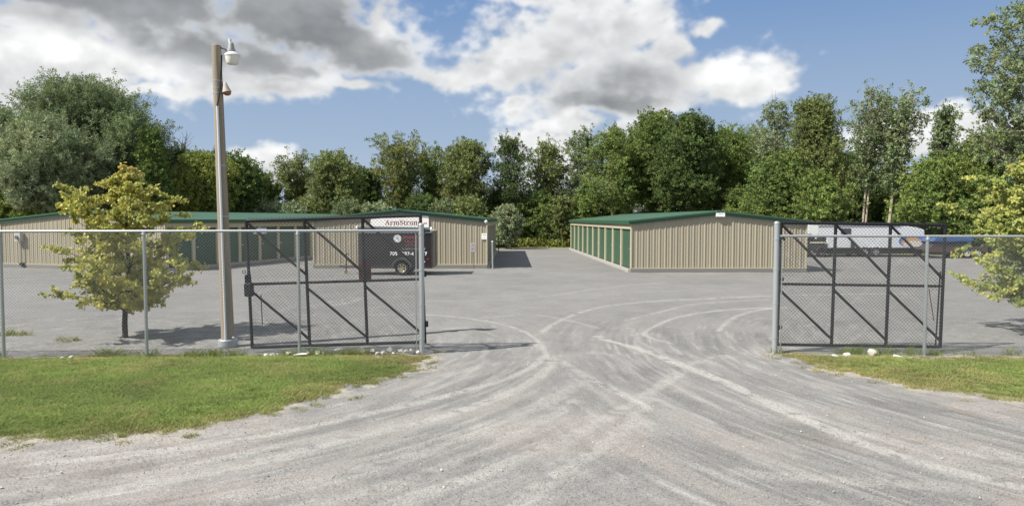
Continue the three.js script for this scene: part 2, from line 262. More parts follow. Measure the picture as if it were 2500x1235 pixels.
{
  const R = rng(9), a = [], b = [];
  for (let k = 0; k < 60000; k++) {
    const left = R() < 0.72, x = left ? -12.5 + R() * 11.2 : 4.6 + R() * 8.5, z = -7 - R() * 6.4, l = lawn(x, z);
    if (l < -0.45 || (l < 0.12 && R() > 0.45) || (l < -0.1 && R() > 0.2 * sstep(0.45, 0.6, fbm(x * 3, z * 3, 2, 219)))) continue;
    if (Math.abs(x) > 0.8 * -z + 1.2) continue;
    const n = fbm(x * 0.9, z * 0.9, 4, 201), dry = sstep(0.55, 0.72, fbm(x * 1.6, z * 1.6, 3, 207)) * 0.5 + (left ? 0 : 0.08 + 0.4 * sstep(8, 5, x)) + (l < 0.35 ? 0.55 * sstep(0.35, 0, l) : 0) + (z < -12.2 ? 0.15 : 0), y0 = 0.62 + 0.85 * n, q = 0.85 + R() * 0.3;
    const y = y0 * (R() < 0.06 ? 0.55 : 1), c = [lerp(0.222, 0.33, clamp(dry)) * y * q, lerp(0.288, 0.30, clamp(dry)) * y * q, lerp(0.078, 0.125, clamp(dry)) * y * q];
    (k % 2 ? a : b).push([x, 0.05 * sstep(0, 0.8, l) - 0.008, z, 0.75 + R() * 0.5, R() * 6.28, ...c, 0.7 + 0.7 * n]);
  }
  instanced('lawn_grass', 'short mown green grass in front of the fence', tuft(34, 0.075, 0.018, 0.048, 0.007, 21, 1.5), bladeMat, a);
  instanced('lawn_grass_001', 'finer mown grass mixed through the lawns', tuft(40, 0.08, 0.015, 0.04, 0.006, 22, 1.8), bladeMat, b);
  const c = [];
  for (let k = 0; k < 520; k++) {                                                                          // taller weeds left standing under the fences
    const left = R() < 0.7, t = R(), A = left ? fenceLA.clone().setX(-12.5) : fenceRA, B = left ? fenceLB : V(13, 0, fenceRA.z + 0.1), p = A.clone().lerp(B, t);
    if (fbm(p.x * 1.1, 4, 3, 77) < 0.5) continue;
    const s = 0.7 + R() * 0.9; c.push([p.x, 0.0, p.z + (R() - 0.4) * 0.35, s, R() * 6.28, 0.17 + R() * 0.06, 0.23 + R() * 0.05, 0.045, 1]);
  }
  for (const [px, py, n, r] of [[40, 818, 15, 0.28], [165, 832, 9, 0.22], [870, 866, 16, 0.18], [1700, 610, 0, 0]]) { const p = G(px, py); for (let k = 0; k < n; k++) c.push([p.x + (R() - 0.5) * 2 * r, 0, p.z + (R() - 0.5) * r, 0.7 + R() * 0.7, R() * 6.28, 0.2 + R() * 0.08, 0.24 + R() * 0.05, 0.05, 1]); }
  instanced('weeds', 'taller straggly green weeds along the foot of the fence', tuft(18, 0.12, 0.03, 0.14, 0.008, 25, 1.3), bladeMat, c);
}
console.log('grass done');

// ---------------------------------------------------------------- materials
const grainTex = noiseTex(256, (i, j) => { const v = 200 + 40 * (fbm(i / 9, j / 9, 3, 2) - 0.5) + 34 * (hash2(i, j, 4) - 0.5); return [v, v, v]; });
const mats = {
  beige: [0, 1, 2].map((k) => std([0.345 + k * 0.012, 0.308 + k * 0.01, 0.225 + k * 0.007], 0.55)),
  cream: std([0.47, 0.42, 0.30], 0.55), header: std([0.43, 0.39, 0.28], 0.55),
  green: std([0.026, 0.095, 0.052], 0.45), greenRoof: std([0.042, 0.104, 0.058], 0.5), door: std([0.036, 0.088, 0.048], 0.5), doorShaded: std([0.026, 0.078, 0.052], 0.5),
  concrete: std([0.33, 0.32, 0.29], 0.95), base: std([0.20, 0.195, 0.185], 0.95), white: std([0.66, 0.66, 0.64], 0.6),
  galv: std([0.42, 0.445, 0.45], 0.42, { metalness: 0.5 }), galvWire: std([0.21, 0.225, 0.225], 0.55, { metalness: 0.2 }), black: std([0.008, 0.008, 0.012], 0.55), blackWire: std([0.015, 0.015, 0.02], 0.5),
  rubber: std([0.02, 0.02, 0.022], 0.9), steel: std([0.5, 0.5, 0.5], 0.35, { metalness: 0.8 }), darkSteel: std([0.05, 0.05, 0.055], 0.5, { metalness: 0.3 }),
};

// ---------------------------------------------------------------- storage buildings
function ribPanel(x0, x1, y0, yTop, mirror = 1) {                           // one ribbed sheet: flat pan, a low stiffener and a raised rib at its right edge
  const w = x1 - x0, prof = [[0, 0.022], [0.022, 0.022], [0.042, 0], [w * 0.40, 0], [w * 0.44, 0.009], [w * 0.56, 0.009], [w * 0.60, 0], [w - 0.042, 0], [w - 0.022, 0.022], [w, 0.022]];
  const pos = [], idx = [];
  prof.forEach(([u, z]) => { pos.push(x0 + u, y0, z, x0 + u, yTop(x0 + u), z); });
  for (let k = 0; k < prof.length - 1; k++) { const a = k * 2; idx.push(a, a + 2, a + 1, a + 1, a + 2, a + 3); }
  let g = new THREE.BufferGeometry(); g.setAttribute('position', new THREE.Float32BufferAttribute(pos, 3)); g.setIndex(idx); g = g.toNonIndexed(); g.computeVertexNormals();
  g.setAttribute('uv', new THREE.Float32BufferAttribute(new Float32Array(g.attributes.position.count * 2), 2)); return g;
}
function doorGeo(w, h) {                                                     // a roll-up curtain: horizontal corrugations
  const n = 15, pos = [], idx = []; for (let k = 0; k <= n * 2; k++) { const y = h * k / (n * 2), z = k % 2 ? 0.012 : 0; pos.push(-w / 2, y, z, w / 2, y, z); }
  for (let k = 0; k < n * 2; k++) { const a = k * 2; idx.push(a, a + 1, a + 2, a + 1, a + 3, a + 2); }
  let g = new THREE.BufferGeometry(); g.setAttribute('position', new THREE.Float32BufferAttribute(pos, 3)); g.setIndex(idx); g = g.toNonIndexed(); g.computeVertexNormals(); return g;
}
function building(o) {
  const { W, L, eave, ridge, seed } = o, b = thing('storage_building', o.label, 'building', [o.x, 0, o.z], o.turn, 'self storage buildings'), R = rng(seed), hw = W / 2;
  const roofY = (x) => ridge - (ridge - eave) * Math.abs(x) / hw;
  const inL = o.left ? 0.08 : 0.01, inR = o.right ? 0.08 : 0.01, core = new THREE.Shape([[-hw + inL, 0.02], [hw - inR, 0.02], [hw - inR, eave - 0.02], [0, ridge - 0.02], [-hw + inL, eave - 0.02]].map(([x, y]) => new THREE.Vector2(x, y)));
  part('wall', new THREE.ExtrudeGeometry(core, { depth: L - 0.05, bevelEnabled: false }).translate(0, 0, -L), mats.beige[1], b);
  for (const z of [-0.06, -L]) part('foundation', box(W + 0.04, 0.17, 0.24, 0, 0.085, z), mats.base, b);
  const n = Math.round(W / 0.275), pw = W / n;
  for (let k = 0; k < n; k++) { const x0 = -hw + k * pw; part('wall_panel', ribPanel(x0, x0 + pw, 0.2, (x) => roofY(x) - 0.05), mats.beige[Math.floor(R() * 3)], b); }
  part('base_flashing', box(W + 0.02, 0.045, 0.06, 0, 0.195, 0.012), mats.header, b);
  part('corner_trim', box(0.07, eave - 0.2, 0.05, -hw + 0.0, 0.18 + (eave - 0.2) / 2, 0.022), mats.cream, b);
  part('corner_trim', box(0.07, eave - 0.2, 0.05, hw - 0.0, 0.18 + (eave - 0.2) / 2, 0.022), mats.cream, b);
  // roof: two slopes and the rake trim along the gable
  const rise = ridge - eave, run = hw + 0.16, len = Math.hypot(run, rise * run / hw), ang = Math.atan2(rise, hw);
  const roof = new THREE.Group(); roof.name = 'roof'; b.add(roof);
  for (const s of [-1, 1]) {
    const sl = box(len, 0.07, L + 0.34, 0, 0, 0); sl.rotateZ(-s * ang).translate(s * run / 2, ridge - rise * run / hw / 2 + 0.055, -L / 2);
    part('roof_slope', sl, mats.greenRoof, roof);
    const tr = box(len - 0.015, 0.13, 0.035, 0, 0, 0); tr.rotateZ(-s * ang).translate(s * (run / 2 - 0.002), ridge - rise * run / hw / 2 - 0.045, 0.10);
    part('rake_trim', tr, mats.green, roof);
    part('eave_trim', box(0.04, 0.12, L + 0.2, s * (run - 0.03), roofY(run) - 0.03, -L / 2), mats.green, roof);
  }
  part('ridge_cap', box(0.3, 0.05, L + 0.36, 0, ridge + 0.085, -L / 2), mats.greenRoof, roof);
  // side walls with rows of roll-up doors
  for (const [s, doors] of [[-1, o.left], [1, o.right]]) {
    if (!doors) continue;
    const bay = (L - 0.2) / doors, top = eave - 0.38;
    const side = (g) => g.rotateY(s * Math.PI / 2);
    part('header_panel', box(0.16, 0.30, L - 0.06, s * (hw - 0.045), eave - 0.2, -L / 2), mats.header, b);
    part('side_wall_base', box(0.22, 0.14, L - 0.02, s * (hw + 0.03), 0.07, -L / 2), mats.concrete, b);
    for (let k = 0; k < doors; k++) {
      const zc = -0.1 - bay * (k + 0.5), dw = bay - 0.2, dr = new THREE.Group(); dr.name = 'door'; b.add(dr);
      const g = side(doorGeo(dw, top - 0.14)).translate(s * (hw - 0.06), 0.14, zc); part('door_curtain', g, s < 0 ? mats.door : mats.doorShaded, dr);  // right-hand curtains get a darker green, the shade of that side put into the colour
      part('latch', box(0.03, 0.06, 0.12, s * (hw - 0.04), 1.1, zc + dw * 0.36), mats.galv, dr);
      part('door_bottom_bar', box(0.03, 0.06, dw, s * (hw - 0.035), 0.172, zc), mats.darkSteel, dr);
    }
    for (let k = 0; k <= doors; k++) part('door_post', box(0.10, top, k % doors ? 0.22 : 0.16, s * (hw - 0.03), top / 2 + 0.12, -0.1 - bay * k + (k ? (k === doors ? 0.0 : 0) : 0)), mats.cream, b);
  }
  return b;
}
const cR = G(1541, 665), thR = 0.031, wR = 8.5;
const bR = building({ W: wR, L: 25.2, eave: 2.42, ridge: 2.86, seed: 3, turn: thR, x: cR.x + wR / 2 * Math.cos(thR), z: cR.z - wR / 2 * Math.sin(thR), left: 10, label: 'beige ribbed metal building with sunlit green doors and a small white ridge sign' });
const cM = G(977, 655), wM = 9.0;
const bM = building({ W: wM, L: 19, eave: 2.52, ridge: 2.98, seed: 5, turn: 0, x: cM.x, z: cM.z, right: 7, label: 'beige ribbed metal storage building behind the black trailer' });
const cL = G(404, 662), thL = -0.28, wL = 10.6;
const bL = building({ W: wL, L: 24, eave: 2.46, ridge: 2.92, seed: 7, turn: thL, x: cL.x - wL / 2 * Math.cos(thL), z: cL.z + wL / 2 * Math.sin(thL), right: 13, label: 'beige metal storage building behind the yellow young maple with shaded green doors' });

// ---------------------------------------------------------------- signs and fittings on the buildings
function scribble(ctx, x, y, w, h, n, seed, lw) {                            // print too small to read in the photograph
  const R = rng(seed); ctx.lineWidth = lw; for (let k = 0; k < n; k++) { const cx = x + w * (k + 0.5) / n, cw = w / n * 0.36; ctx.beginPath(); ctx.moveTo(cx - cw, y + h * R()); for (let m = 0; m < 3; m++) ctx.lineTo(cx + (R() * 2 - 1) * cw, y + h * R()); ctx.stroke(); }
}
function board(name, label, w, h, pos, turn, draw, px = 256, group, thick = 0.02) {
  const s = thing(name, label, 'sign', pos, turn, group);
  const t = canvasTex(px, Math.round(px * h / w), draw), back = mats.white;
  part('sign_board', rbox(w, h, thick, 0.005, 0, 0, 0), back, s);
  part('sign_face', new THREE.PlaneGeometry(w - 0.012, h - 0.012).translate(0, 0, thick / 2 + 0.002), new THREE.MeshStandardMaterial({ map: t, roughness: 0.5 }), s);
  return s;
}
{
  const a = P(905, 540, -cM.z), b2 = P(1047, 540, -cM.z), y0 = P(970, 571, -cM.z).y, y1 = P(970, 526.5, -cM.z).y;
  board('wall_sign', 'white signboard with dark red lettering on the gable behind the black trailer', b2.x - a.x, y1 - y0, [(a.x + b2.x) / 2, (y0 + y1) / 2, cM.z + 0.05], 0, (c) => {
    c.fillStyle = '#f4f2ec'; c.fillRect(0, 0, 1024, 400); c.fillStyle = '#7c2436'; c.font = 'bold 120px serif'; c.textBaseline = 'alphabetic'; c.fillText('ArmStrong', 250, 165, 640); c.strokeStyle = '#8d4a52'; scribble(c, 210, 205, 700, 46, 18, 4, 7);
    c.fillStyle = '#c98a70'; c.fillRect(935, 120, 60, 30); c.fillRect(940, 200, 50, 60);
  }, 1024);
  const q = P(1182.5, 577, -cM.z);
  board('notice_sign', 'small white notice with black print at the right corner of the building', 0.29, 0.32, [q.x, q.y, cM.z + 0.045], 0, (c) => { c.fillStyle = '#f5f3ee'; c.fillRect(0, 0, 128, 150); c.strokeStyle = '#222'; scribble(c, 24, 28, 80, 22, 6, 8, 7); c.strokeStyle = '#888'; scribble(c, 28, 92, 76, 18, 8, 9, 4); }, 128);
  const st = thing('stake_sign', 'grey notice on a leaning dark stake in front of the building', 'sign', G(1156.5, 658));
  part('stake', bar(V(0.01, 0, 0), V(-0.03, 1.2, 0), 0.012), mats.darkSteel, st);
  part('sign_board', rbox(0.27, 0.46, 0.015, 0.004, -0.03, 1.12, 0.02), std([0.42, 0.40, 0.40], 0.6), st);
  part('sign_face', new THREE.PlaneGeometry(0.25, 0.44).translate(-0.03, 1.12, 0.031), new THREE.MeshStandardMaterial({ roughness: 0.6, map: canvasTex(96, 160, (c) => { c.fillStyle = '#aaa5a3'; c.fillRect(0, 0, 96, 160); c.strokeStyle = '#5a5660'; scribble(c, 22, 28, 50, 18, 5, 11, 5); c.strokeStyle = '#807c80'; scribble(c, 14, 70, 68, 14, 8, 12, 3); c.fillStyle = '#45424c'; c.fillRect(20, 104, 22, 18); c.strokeStyle = '#5a5660'; scribble(c, 46, 104, 36, 16, 4, 13, 4); }) }), st);
  const cam = thing('security_camera', 'white dome camera under the roof corner of the middle building', 'camera', [P(1187, 541, -cM.z).x, 2.4, cM.z + 0.06]);
  part('bracket', box(0.06, 0.06, 0.12, 0, 0.06, 0), mats.white, cam); part('housing', new THREE.SphereGeometry(0.085, 16, 12).translate(0, 0.02, 0.1), mats.white, cam); part('dome', new THREE.SphereGeometry(0.05, 12, 8).translate(0, -0.06, 0.1), std([0.3, 0.3, 0.32], 0.2), cam);
  const bo = thing('bollard', 'pale metal bollard post beside the middle building', 'bollard', G(1203, 657)), hB = P(1201, 590, -G(1203, 657).z).y;
  part('post', bar(V(0, 0, 0), V(-0.02, hB, 0), 0.042, 14), mats.galv, bo); part('cap', new THREE.SphereGeometry(0.047, 14, 8).translate(-0.02, hB, 0), mats.white, bo);
  const tp = thing('marker_post', 'thin dark post standing past the middle building', 'post', G(1217, 613)); part('post', bar(V(0, 0, 0), V(0, 1.25, 0), 0.035, 8), mats.black, tp); part('cap', box(0.09, 0.05, 0.09, 0, 1.27, 0), mats.black, tp);
  // the sign on the ridge of the right building
  const front = V(0, 0, 0.13).applyAxisAngle(V(0, 1, 0), thR).add(bR.position);
  board('ridge_sign', 'small white sign at the peak of the right storage building', 0.44, 0.27, [front.x, 2.80, front.z], thR, (c) => { c.fillStyle = '#f8f8f6'; c.fillRect(0, 0, 256, 160); c.strokeStyle = '#3c5a62'; scribble(c, 62, 56, 140, 22, 9, 21, 9); c.strokeStyle = '#a8c8c8'; scribble(c, 84, 104, 96, 14, 8, 22, 5); }, 256, undefined, 0.06);
  // meter on the gable of the left building
  const ax = V(0, 0, 0), me = thing('electric_meter', 'grey electric meter and conduit on the left gable wall', 'meter', [0, 0, 0], thL), lx = -3.9;
  me.position.copy(V(lx, 0, 0.03).applyAxisAngle(V(0, 1, 0), thL).add(bL.position));
  part('meter_box', rbox(0.42, 0.5, 0.22, 0.02, 0, 1.62, 0.12), std([0.45, 0.43, 0.40], 0.6), me); part('meter_dial', new THREE.CylinderGeometry(0.09, 0.09, 0.08, 20).rotateX(Math.PI / 2).translate(0.02, 1.60, 0.27), std([0.12, 0.12, 0.12], 0.25), me);
  part('conduit', bar(V(0.08, 0, 0.1), V(0.08, 1.4, 0.1), 0.035), mats.galv, me); part('junction_box', box(0.2, 0.14, 0.14, 0.12, 0.2, 0.1), mats.darkSteel, me);
  // a pale shed glimpsed between trunks
  const sh = thing('white_shed', 'small white shed glimpsed between the tree trunks above the right roof', 'shed', [P(1560, 500, 68).x, 0, -68], 0.3);
  part('wall', box(1.3, 3.0, 2, 0, 1.5, 0), mats.white, sh); const gs = new THREE.Shape([new THREE.Vector2(-0.8, 0), new THREE.Vector2(0.8, 0), new THREE.Vector2(0, 0.5)]); part('roof', new THREE.ExtrudeGeometry(gs, { depth: 2.2, bevelEnabled: false }).translate(0, 3.0, -1.1), std([0.3, 0.3, 0.3], 0.8), sh); part('window', box(0.4, 0.5, 0.06, 0, 2.1, 1.01), std([0.05, 0.06, 0.07], 0.1), sh);
}

// ---------------------------------------------------------------- fences and gates
function link(w, h, pitch, r, ext = 0) {                                     // woven wire: two crossing families of straight diagonals, w by h, from the origin
  const pos = [], nor = [];
  const wire = (x0, y0, x1, y1, z) => {
    const dx = x1 - x0, dy = y1 - y0, l = Math.hypot(dx, dy); if (l < 0.004) return; const nx = -dy / l, ny = dx / l;
    const ring = [[1, 0], [-0.5, 0.866], [-0.5, -0.866]];
    for (let k = 0; k < 3; k++) { const [a, b] = ring[k], [c, d] = ring[(k + 1) % 3]; const p = [[x0, y0, a, b], [x1, y1, a, b], [x1, y1, c, d], [x0, y0, c, d]].map(([x, y, u, v]) => [x + nx * u * r, y + ny * u * r, z + v * r, nx * u, ny * u, v]); for (const q of [0, 2, 1, 0, 3, 2]) { pos.push(...p[q].slice(0, 3)); nor.push(...p[q].slice(3)); } }
  };
  for (let c = -h; c < w; c += pitch) {
    let x0 = c, y0 = 0, x1 = c + h, y1 = h; if (x0 < 0) { y0 = -x0; x0 = 0; } if (x1 > w) { y1 = h - (x1 - w); x1 = w; } wire(x0, y0, x1, y1, r * 0.9);
    wire(w - x0, y0, w - x1, y1, -r * 0.9);
  }
  const g = new THREE.BufferGeometry(); g.setAttribute('position', new THREE.Float32BufferAttribute(pos, 3)); g.setAttribute('normal', new THREE.Float32BufferAttribute(nor, 3)); return g;
}
function fence(label, a, b, hA, hB, posts, endAtB, endTop) {                // posts: distances from a; runs from a to b
  const dir = b.clone().sub(a), len = dir.length(), f = thing('chain_link_fence', label, 'fence', a, Math.atan2(-dir.z, dir.x));
  const H = (s) => lerp(hA, hB, s / len), end = endAtB ? len : 0;
  part('top_rail', bar(V(0, H(0), 0), V(len, H(len), 0), 0.024, 12), mats.galv, f);
  const ps = [...posts].sort((p, q) => p - q);
  for (const s of ps) { const p = part('line_post', bar(V(s, -0.05, 0), V(s, H(s) - 0.01, 0), 0.030, 14), mats.galv, f); part('loop_cap', new THREE.CylinderGeometry(0.03, 0.045, 0.07, 12).translate(s, H(s) - 0.03, 0), mats.galv, p); }
  const t = part('end_post', bar(V(end, -0.05, 0), V(end, endTop, 0), 0.05, 20), mats.galv, f);
  part('dome_cap', new THREE.SphereGeometry(0.055, 18, 10, 0, 6.3, 0, 1.57).scale(1, 0.8, 1).translate(end, endTop - 0.005, 0), mats.galv, t);
  for (const y of [0.3, 0.95, 1.6, H(end) - 0.06]) part('tension_band', new THREE.CylinderGeometry(0.056, 0.056, 0.03, 18).translate(end, y, 0), mats.galv, t);
  part('tension_bar', box(0.02, H(end) - 0.12, 0.008, end + (endAtB ? -0.1 : 0.1), H(end) / 2, 0.02), mats.galv, f);
  const cuts = [0, ...ps, len].filter((v, i, q) => !i || v - q[i - 1] > 0.05);
  for (let k = 1; k < cuts.length; k++) { const w = cuts[k] - cuts[k - 1], h = Math.min(H(cuts[k]), H(cuts[k - 1])) + 0.02; part('wire_mesh', link(w - 0.004, h - 0.04, 0.062, 0.0021).translate(cuts[k - 1] + 0.002, 0.03, 0.03), mats.galvWire, f, 'stuff'); }
  part('bottom_wire', bar(V(0, 0.06, 0.03), V(len, 0.06, 0.03), 0.003, 6), mats.galvWire, f);
  return f;
}
const dirL = fenceLB.clone().sub(fenceLA).normalize(), farL = fenceLB.clone().addScaledVector(dirL, -13.8);
const along = (px, py) => G(px, py).sub(farL).dot(dirL);
const hLB = P(1030, 563, -fenceLB.z).y, hLA = P(0, 566, -fenceLA.z).y;
const sP = [along(8, 876), along(358, 872), along(731, 868)];
fence('grey chain link fence left of the driveway, in front of the yellow maple', farL, fenceLB, hLA, hLB, [sP[0] - 2.85, ...sP], true, P(1033, 545, -fenceLB.z).y - 0.03);
const dirR = fenceRB.clone().sub(fenceRA).normalize(), farR = fenceRA.clone().addScaledVector(dirR, 9.8);
fence('grey chain link fence right of the driveway, behind the right lawn', fenceRA, farR, P(1900, 576, -fenceRA.z).y, P(2500, 579, -fenceRA.z).y + 0.02, [fenceRB.distanceTo(fenceRA), fenceRB.distanceTo(fenceRA) + 2.9], false, P(1896, 541, -fenceRA.z).y - 0.03);

function gate(label, hinge, turn, w, h, y0, sag, s) {                        // s = -1: opens to the left of its hinge, 1: to the right; braces fall to the right
  const g = thing('swing_gate', label, 'gate', hinge, turn), inner = g; g.rotation.z = sag;
  const X = (u) => s * u, r = 0.030, n = 3, bay = w / n, ym = y0 + h * 0.5;
  part('top_rail', bar(V(X(0), y0 + h, 0), V(X(w), y0 + h, 0), r, 12), mats.black, inner);
  part('middle_rail', bar(V(X(0), ym, 0), V(X(w), ym, 0), r * 0.85, 12), mats.black, inner);
  part('bottom_rail', bar(V(X(0), y0, 0), V(X(w), y0, 0), r, 12), mats.black, inner);
  for (let k = 0; k <= n; k++) part('upright', bar(V(X(k * bay), y0 - 0.02, 0), V(X(k * bay), y0 + h + 0.02, 0), r, 12), mats.black, inner);
  for (let k = 0; k < n; k++) for (const [b0, b1] of [[y0 + 0.12, ym - 0.1], [ym + 0.14, y0 + h - 0.02]]) { const xa = Math.min(X(k * bay), X((k + 1) * bay)), xb = xa + bay; part('brace', bar(V(xa, b1, 0), V(xb, b0, 0), r * 0.8, 10), mats.black, inner); }
  const m = link(w - 0.06, h + 0.06, 0.070, 0.0025); part('wire_mesh', s < 0 ? m.translate(-w + 0.03, y0, 0.034) : m.translate(0.03, y0, 0.034), mats.blackWire, inner, 'stuff');
  for (const y of [y0 + 0.35, ym + 0.1, y0 + h - 0.3]) part('hinge', merge([rbox(0.09, 0.07, 0.16, 0.01, X(-0.01), y, 0.07), new THREE.CylinderGeometry(0.028, 0.028, 0.11, 10).translate(X(-0.05), y, 0.02)]), mats.black, inner);
  return g;
}
const zgL = fenceLB.z - 0.17, hgL = P(1038, 835, -zgL), wgL = (1038 - 612) / F * -zgL;
const gL = gate('black chain link gate leaf swung open left, with a dark red plate', [hgL.x, 0, zgL], 0, wgL, P(1038, 526, -zgL).y - hgL.y, hgL.y, 0.030, -1);
{ // latch gear and plates on the left leaf
  const y = hgL.y, h = P(1038, 526, -zgL).y - y;
  part('latch_box', merge([rbox(0.16, 0.26, 0.13, 0.03, -wgL, y + h * 0.5 - 0.1, 0.02), rbox(0.11, 0.2, 0.1, 0.03, -wgL - 0.01, y + h * 0.5 + 0.09, 0.02), bar(V(-wgL, y + h * 0.5 + 0.1, 0.02), V(-wgL + 0.015, y + h * 0.5 + 0.3, 0.02), 0.05, 10, 0.02)]), mats.black, gL);
  part('latch_ring', new THREE.TorusGeometry(0.03, 0.007, 6, 14).translate(-wgL - 0.08, y + h * 0.5 + 0.24, 0.02), mats.black, gL);
  part('drop_rod', bar(V(-wgL + 0.2, y + h * 0.5 - 0.2, -0.04), V(-wgL + 0.2, y + 0.42, -0.04), 0.009), mats.black, gL);
  part('warning_plate', rbox(0.24, 0.34, 0.02, 0.01, -wgL / 3, y + h * 0.5 + 0.17, -0.04), std([0.11, 0.022, 0.018], 0.6), gL).userData.label = 'dark red plate wired to the gate';
  part('name_plate', rbox(0.25, 0.11, 0.012, 0.004, -wgL + 0.24, y + h - 0.2, -0.03), std([0.48, 0.55, 0.70], 0.5), gL).userData.label = 'faded pale blue plate on the gate';
}
const zgR = fenceRA.z - 0.17, hgR = P(1898, 841, -zgR), wgR = (2300 - 1898) / F * -zgR;
const gR = gate('black chain link gate leaf swung open right, with a white sheet on it', [hgR.x, 0, zgR], 0, wgR, P(1900, 544, -zgR).y - hgR.y, hgR.y, -0.014, 1);
{
  const y = hgR.y, h = P(1900, 544, -zgR).y - y, x = P(1970, 560, -zgR).x - hgR.x, sh = new THREE.Shape([[0, 0.02], [0.105, -0.055], [0.12, -0.11], [0.145, -0.10], [0.165, 0], [0.175, 0.15], [0, 0.16]].map(([u, v]) => new THREE.Vector2(u, v)));
  part('paper_sheet', new THREE.ExtrudeGeometry(sh, { depth: 0.006, bevelEnabled: false }).translate(x, y + h - 0.19, 0.045), mats.white, gR).userData.label = 'torn blank white sheet hung at the top of the gate';
  part('drop_rod', bar(V(wgR - 0.24, y + h * 0.5 - 0.06, -0.04), V(wgR - 0.12, y + 0.5, -0.04), 0.008), std([0.1, 0.03, 0.02], 0.7), gR);
  part('latch_tube', bar(V(wgR - 0.09, y, 0.0), V(wgR - 0.06, y + h * 0.62, 0.0), 0.014), mats.black, gR);
}

// ---------------------------------------------------------------- wooden lamp pole
{
  const base = G(556, 846), d = -base.z, top = P(527, 112, d), lean = top.clone().sub(base), H = lean.length();
  const p = thing('lamp_pole', 'weathered wooden lamp pole with a light conduit beside the left gate', 'pole', base); p.quaternion.setFromUnitVectors(V(0, 1, 0), lean.clone().normalize());
  const woodTex = canvasTex(256, 1024, (c) => { const R = rng(4); c.fillStyle = '#8f8576'; c.fillRect(0, 0, 256, 1024); for (let k = 0; k < 900; k++) { const v = R(); c.strokeStyle = v < 0.35 ? 'rgba(70,55,40,0.22)' : v < 0.7 ? 'rgba(190,170,140,0.2)' : 'rgba(120,110,100,0.25)'; c.lineWidth = 0.6 + R() * 1.8; const x = R() * 256, y = R() * 1024, l = 60 + R() * 320; c.beginPath(); c.moveTo(x, y); c.lineTo(x + (R() - 0.5) * 5, y + l); c.stroke(); } });
  woodTex.wrapS = woodTex.wrapT = THREE.RepeatWrapping; woodTex.repeat.set(1, 2);
  const wood = new THREE.MeshStandardMaterial({ map: woodTex, roughness: 0.9, bumpMap: woodTex, bumpScale: 0.006 });
  const pts = []; for (let k = 0; k <= 24; k++) pts.push(new THREE.Vector2(lerp(0.128, 0.086, Math.pow(k / 24, 0.8)), H * k / 24)); pts.push(new THREE.Vector2(0.075, H + 0.015), new THREE.Vector2(0.001, H + 0.02));
  part('shaft', new THREE.LatheGeometry(pts, 28), wood, p);
  const rAt = (y) => lerp(0.128, 0.086, Math.pow(y / H, 0.8));
  const cpts = []; for (let k = 0; k <= 12; k++) { const y = lerp(0.05, H * 0.8, k / 12); cpts.push(V(0.02, y, rAt(y) + 0.022)); }
  part('conduit', new THREE.TubeGeometry(new THREE.CatmullRomCurve3(cpts), 30, 0.024, 10), std([0.62, 0.65, 0.68], 0.4, { metalness: 0.2 }), p);
  part('cable', new THREE.TubeGeometry(new THREE.CatmullRomCurve3([V(0.02, H * 0.8, 0.13), V(0.07, H * 0.85, 0.09), V(0.092, H * 0.92, 0.03), V(0.1, H * 0.97, 0.0)]), 20, 0.012, 6), mats.rubber, p);
  for (const y of [H * 0.845, H * 0.862, H * 0.885, 2.6, 3.6]) part('strap', new THREE.CylinderGeometry(rAt(y) + 0.004, rAt(y) + 0.004, 0.018, 24, 1, true).translate(0, y, 0), mats.galv, p);
  const col2 = part('base_collar', new THREE.LatheGeometry([[0.17, 0], [0.192, 0.02], [0.172, 0.05], [0.192, 0.075], [0.172, 0.1], [0.19, 0.13], [0.175, 0.155], [0.13, 0.16]].map(([x, y]) => new THREE.Vector2(x, y)), 28), std([0.40, 0.42, 0.45], 0.45, { metalness: 0.3 }), p); part('bolt', new THREE.SphereGeometry(0.022, 10, 8).translate(0.16, 0.2, 0.12), mats.white, col2);
  // yard light hung at the top
  const up = lean.clone().normalize(), at = (y) => base.clone().addScaledVector(up, y);
  const l1 = thing('yard_light', 'white drop lens yard light at the top of the wooden pole', 'lamp', at(H - 0.1)), o = V(0.33, 0.02, 0.03);
  part('arm', new THREE.TubeGeometry(new THREE.CatmullRomCurve3([V(0.09, 0.06, 0), V(0.16, 0.04, 0.01), V(0.23, 0.0, 0.02), V(0.3, 0.03, 0.03)]), 12, 0.014, 8), mats.darkSteel, l1);
  part('housing', new THREE.LatheGeometry([[0.001, 0.16], [0.035, 0.16], [0.05, 0.13], [0.06, 0.06], [0.08, 0.0], [0.075, -0.03]].map(([x, y]) => new THREE.Vector2(x, y)), 20).translate(0.3, 0.0, 0.03), std([0.28, 0.28, 0.28], 0.5), l1);
  part('photocell', new THREE.CylinderGeometry(0.028, 0.03, 0.07, 14).translate(0.28, 0.19, 0.03), mats.white, l1);
  part('reflector', new THREE.LatheGeometry([[0.06, 0.0], [0.14, -0.05], [0.145, -0.085], [0.13, -0.09]].map(([x, y]) => new THREE.Vector2(x, y)), 24).translate(0.32, -0.02, 0.03), mats.white, l1);
  part('lens', new THREE.LatheGeometry([[0.138, -0.08], [0.128, -0.15], [0.112, -0.23], [0.09, -0.245], [0.001, -0.245]].map(([x, y]) => new THREE.Vector2(x, y)), 24).translate(0.32, -0.02, 0.03), std([0.72, 0.70, 0.64], 0.35), l1);
  const l2 = thing('flood_light', 'small brownish cone lamp below the yard light on the pole', 'lamp', at(H - 0.86));
  part('bracket', bar(V(0.08, 0.1, 0.0), V(0.17, 0.13, 0.02), 0.012), mats.darkSteel, l2);
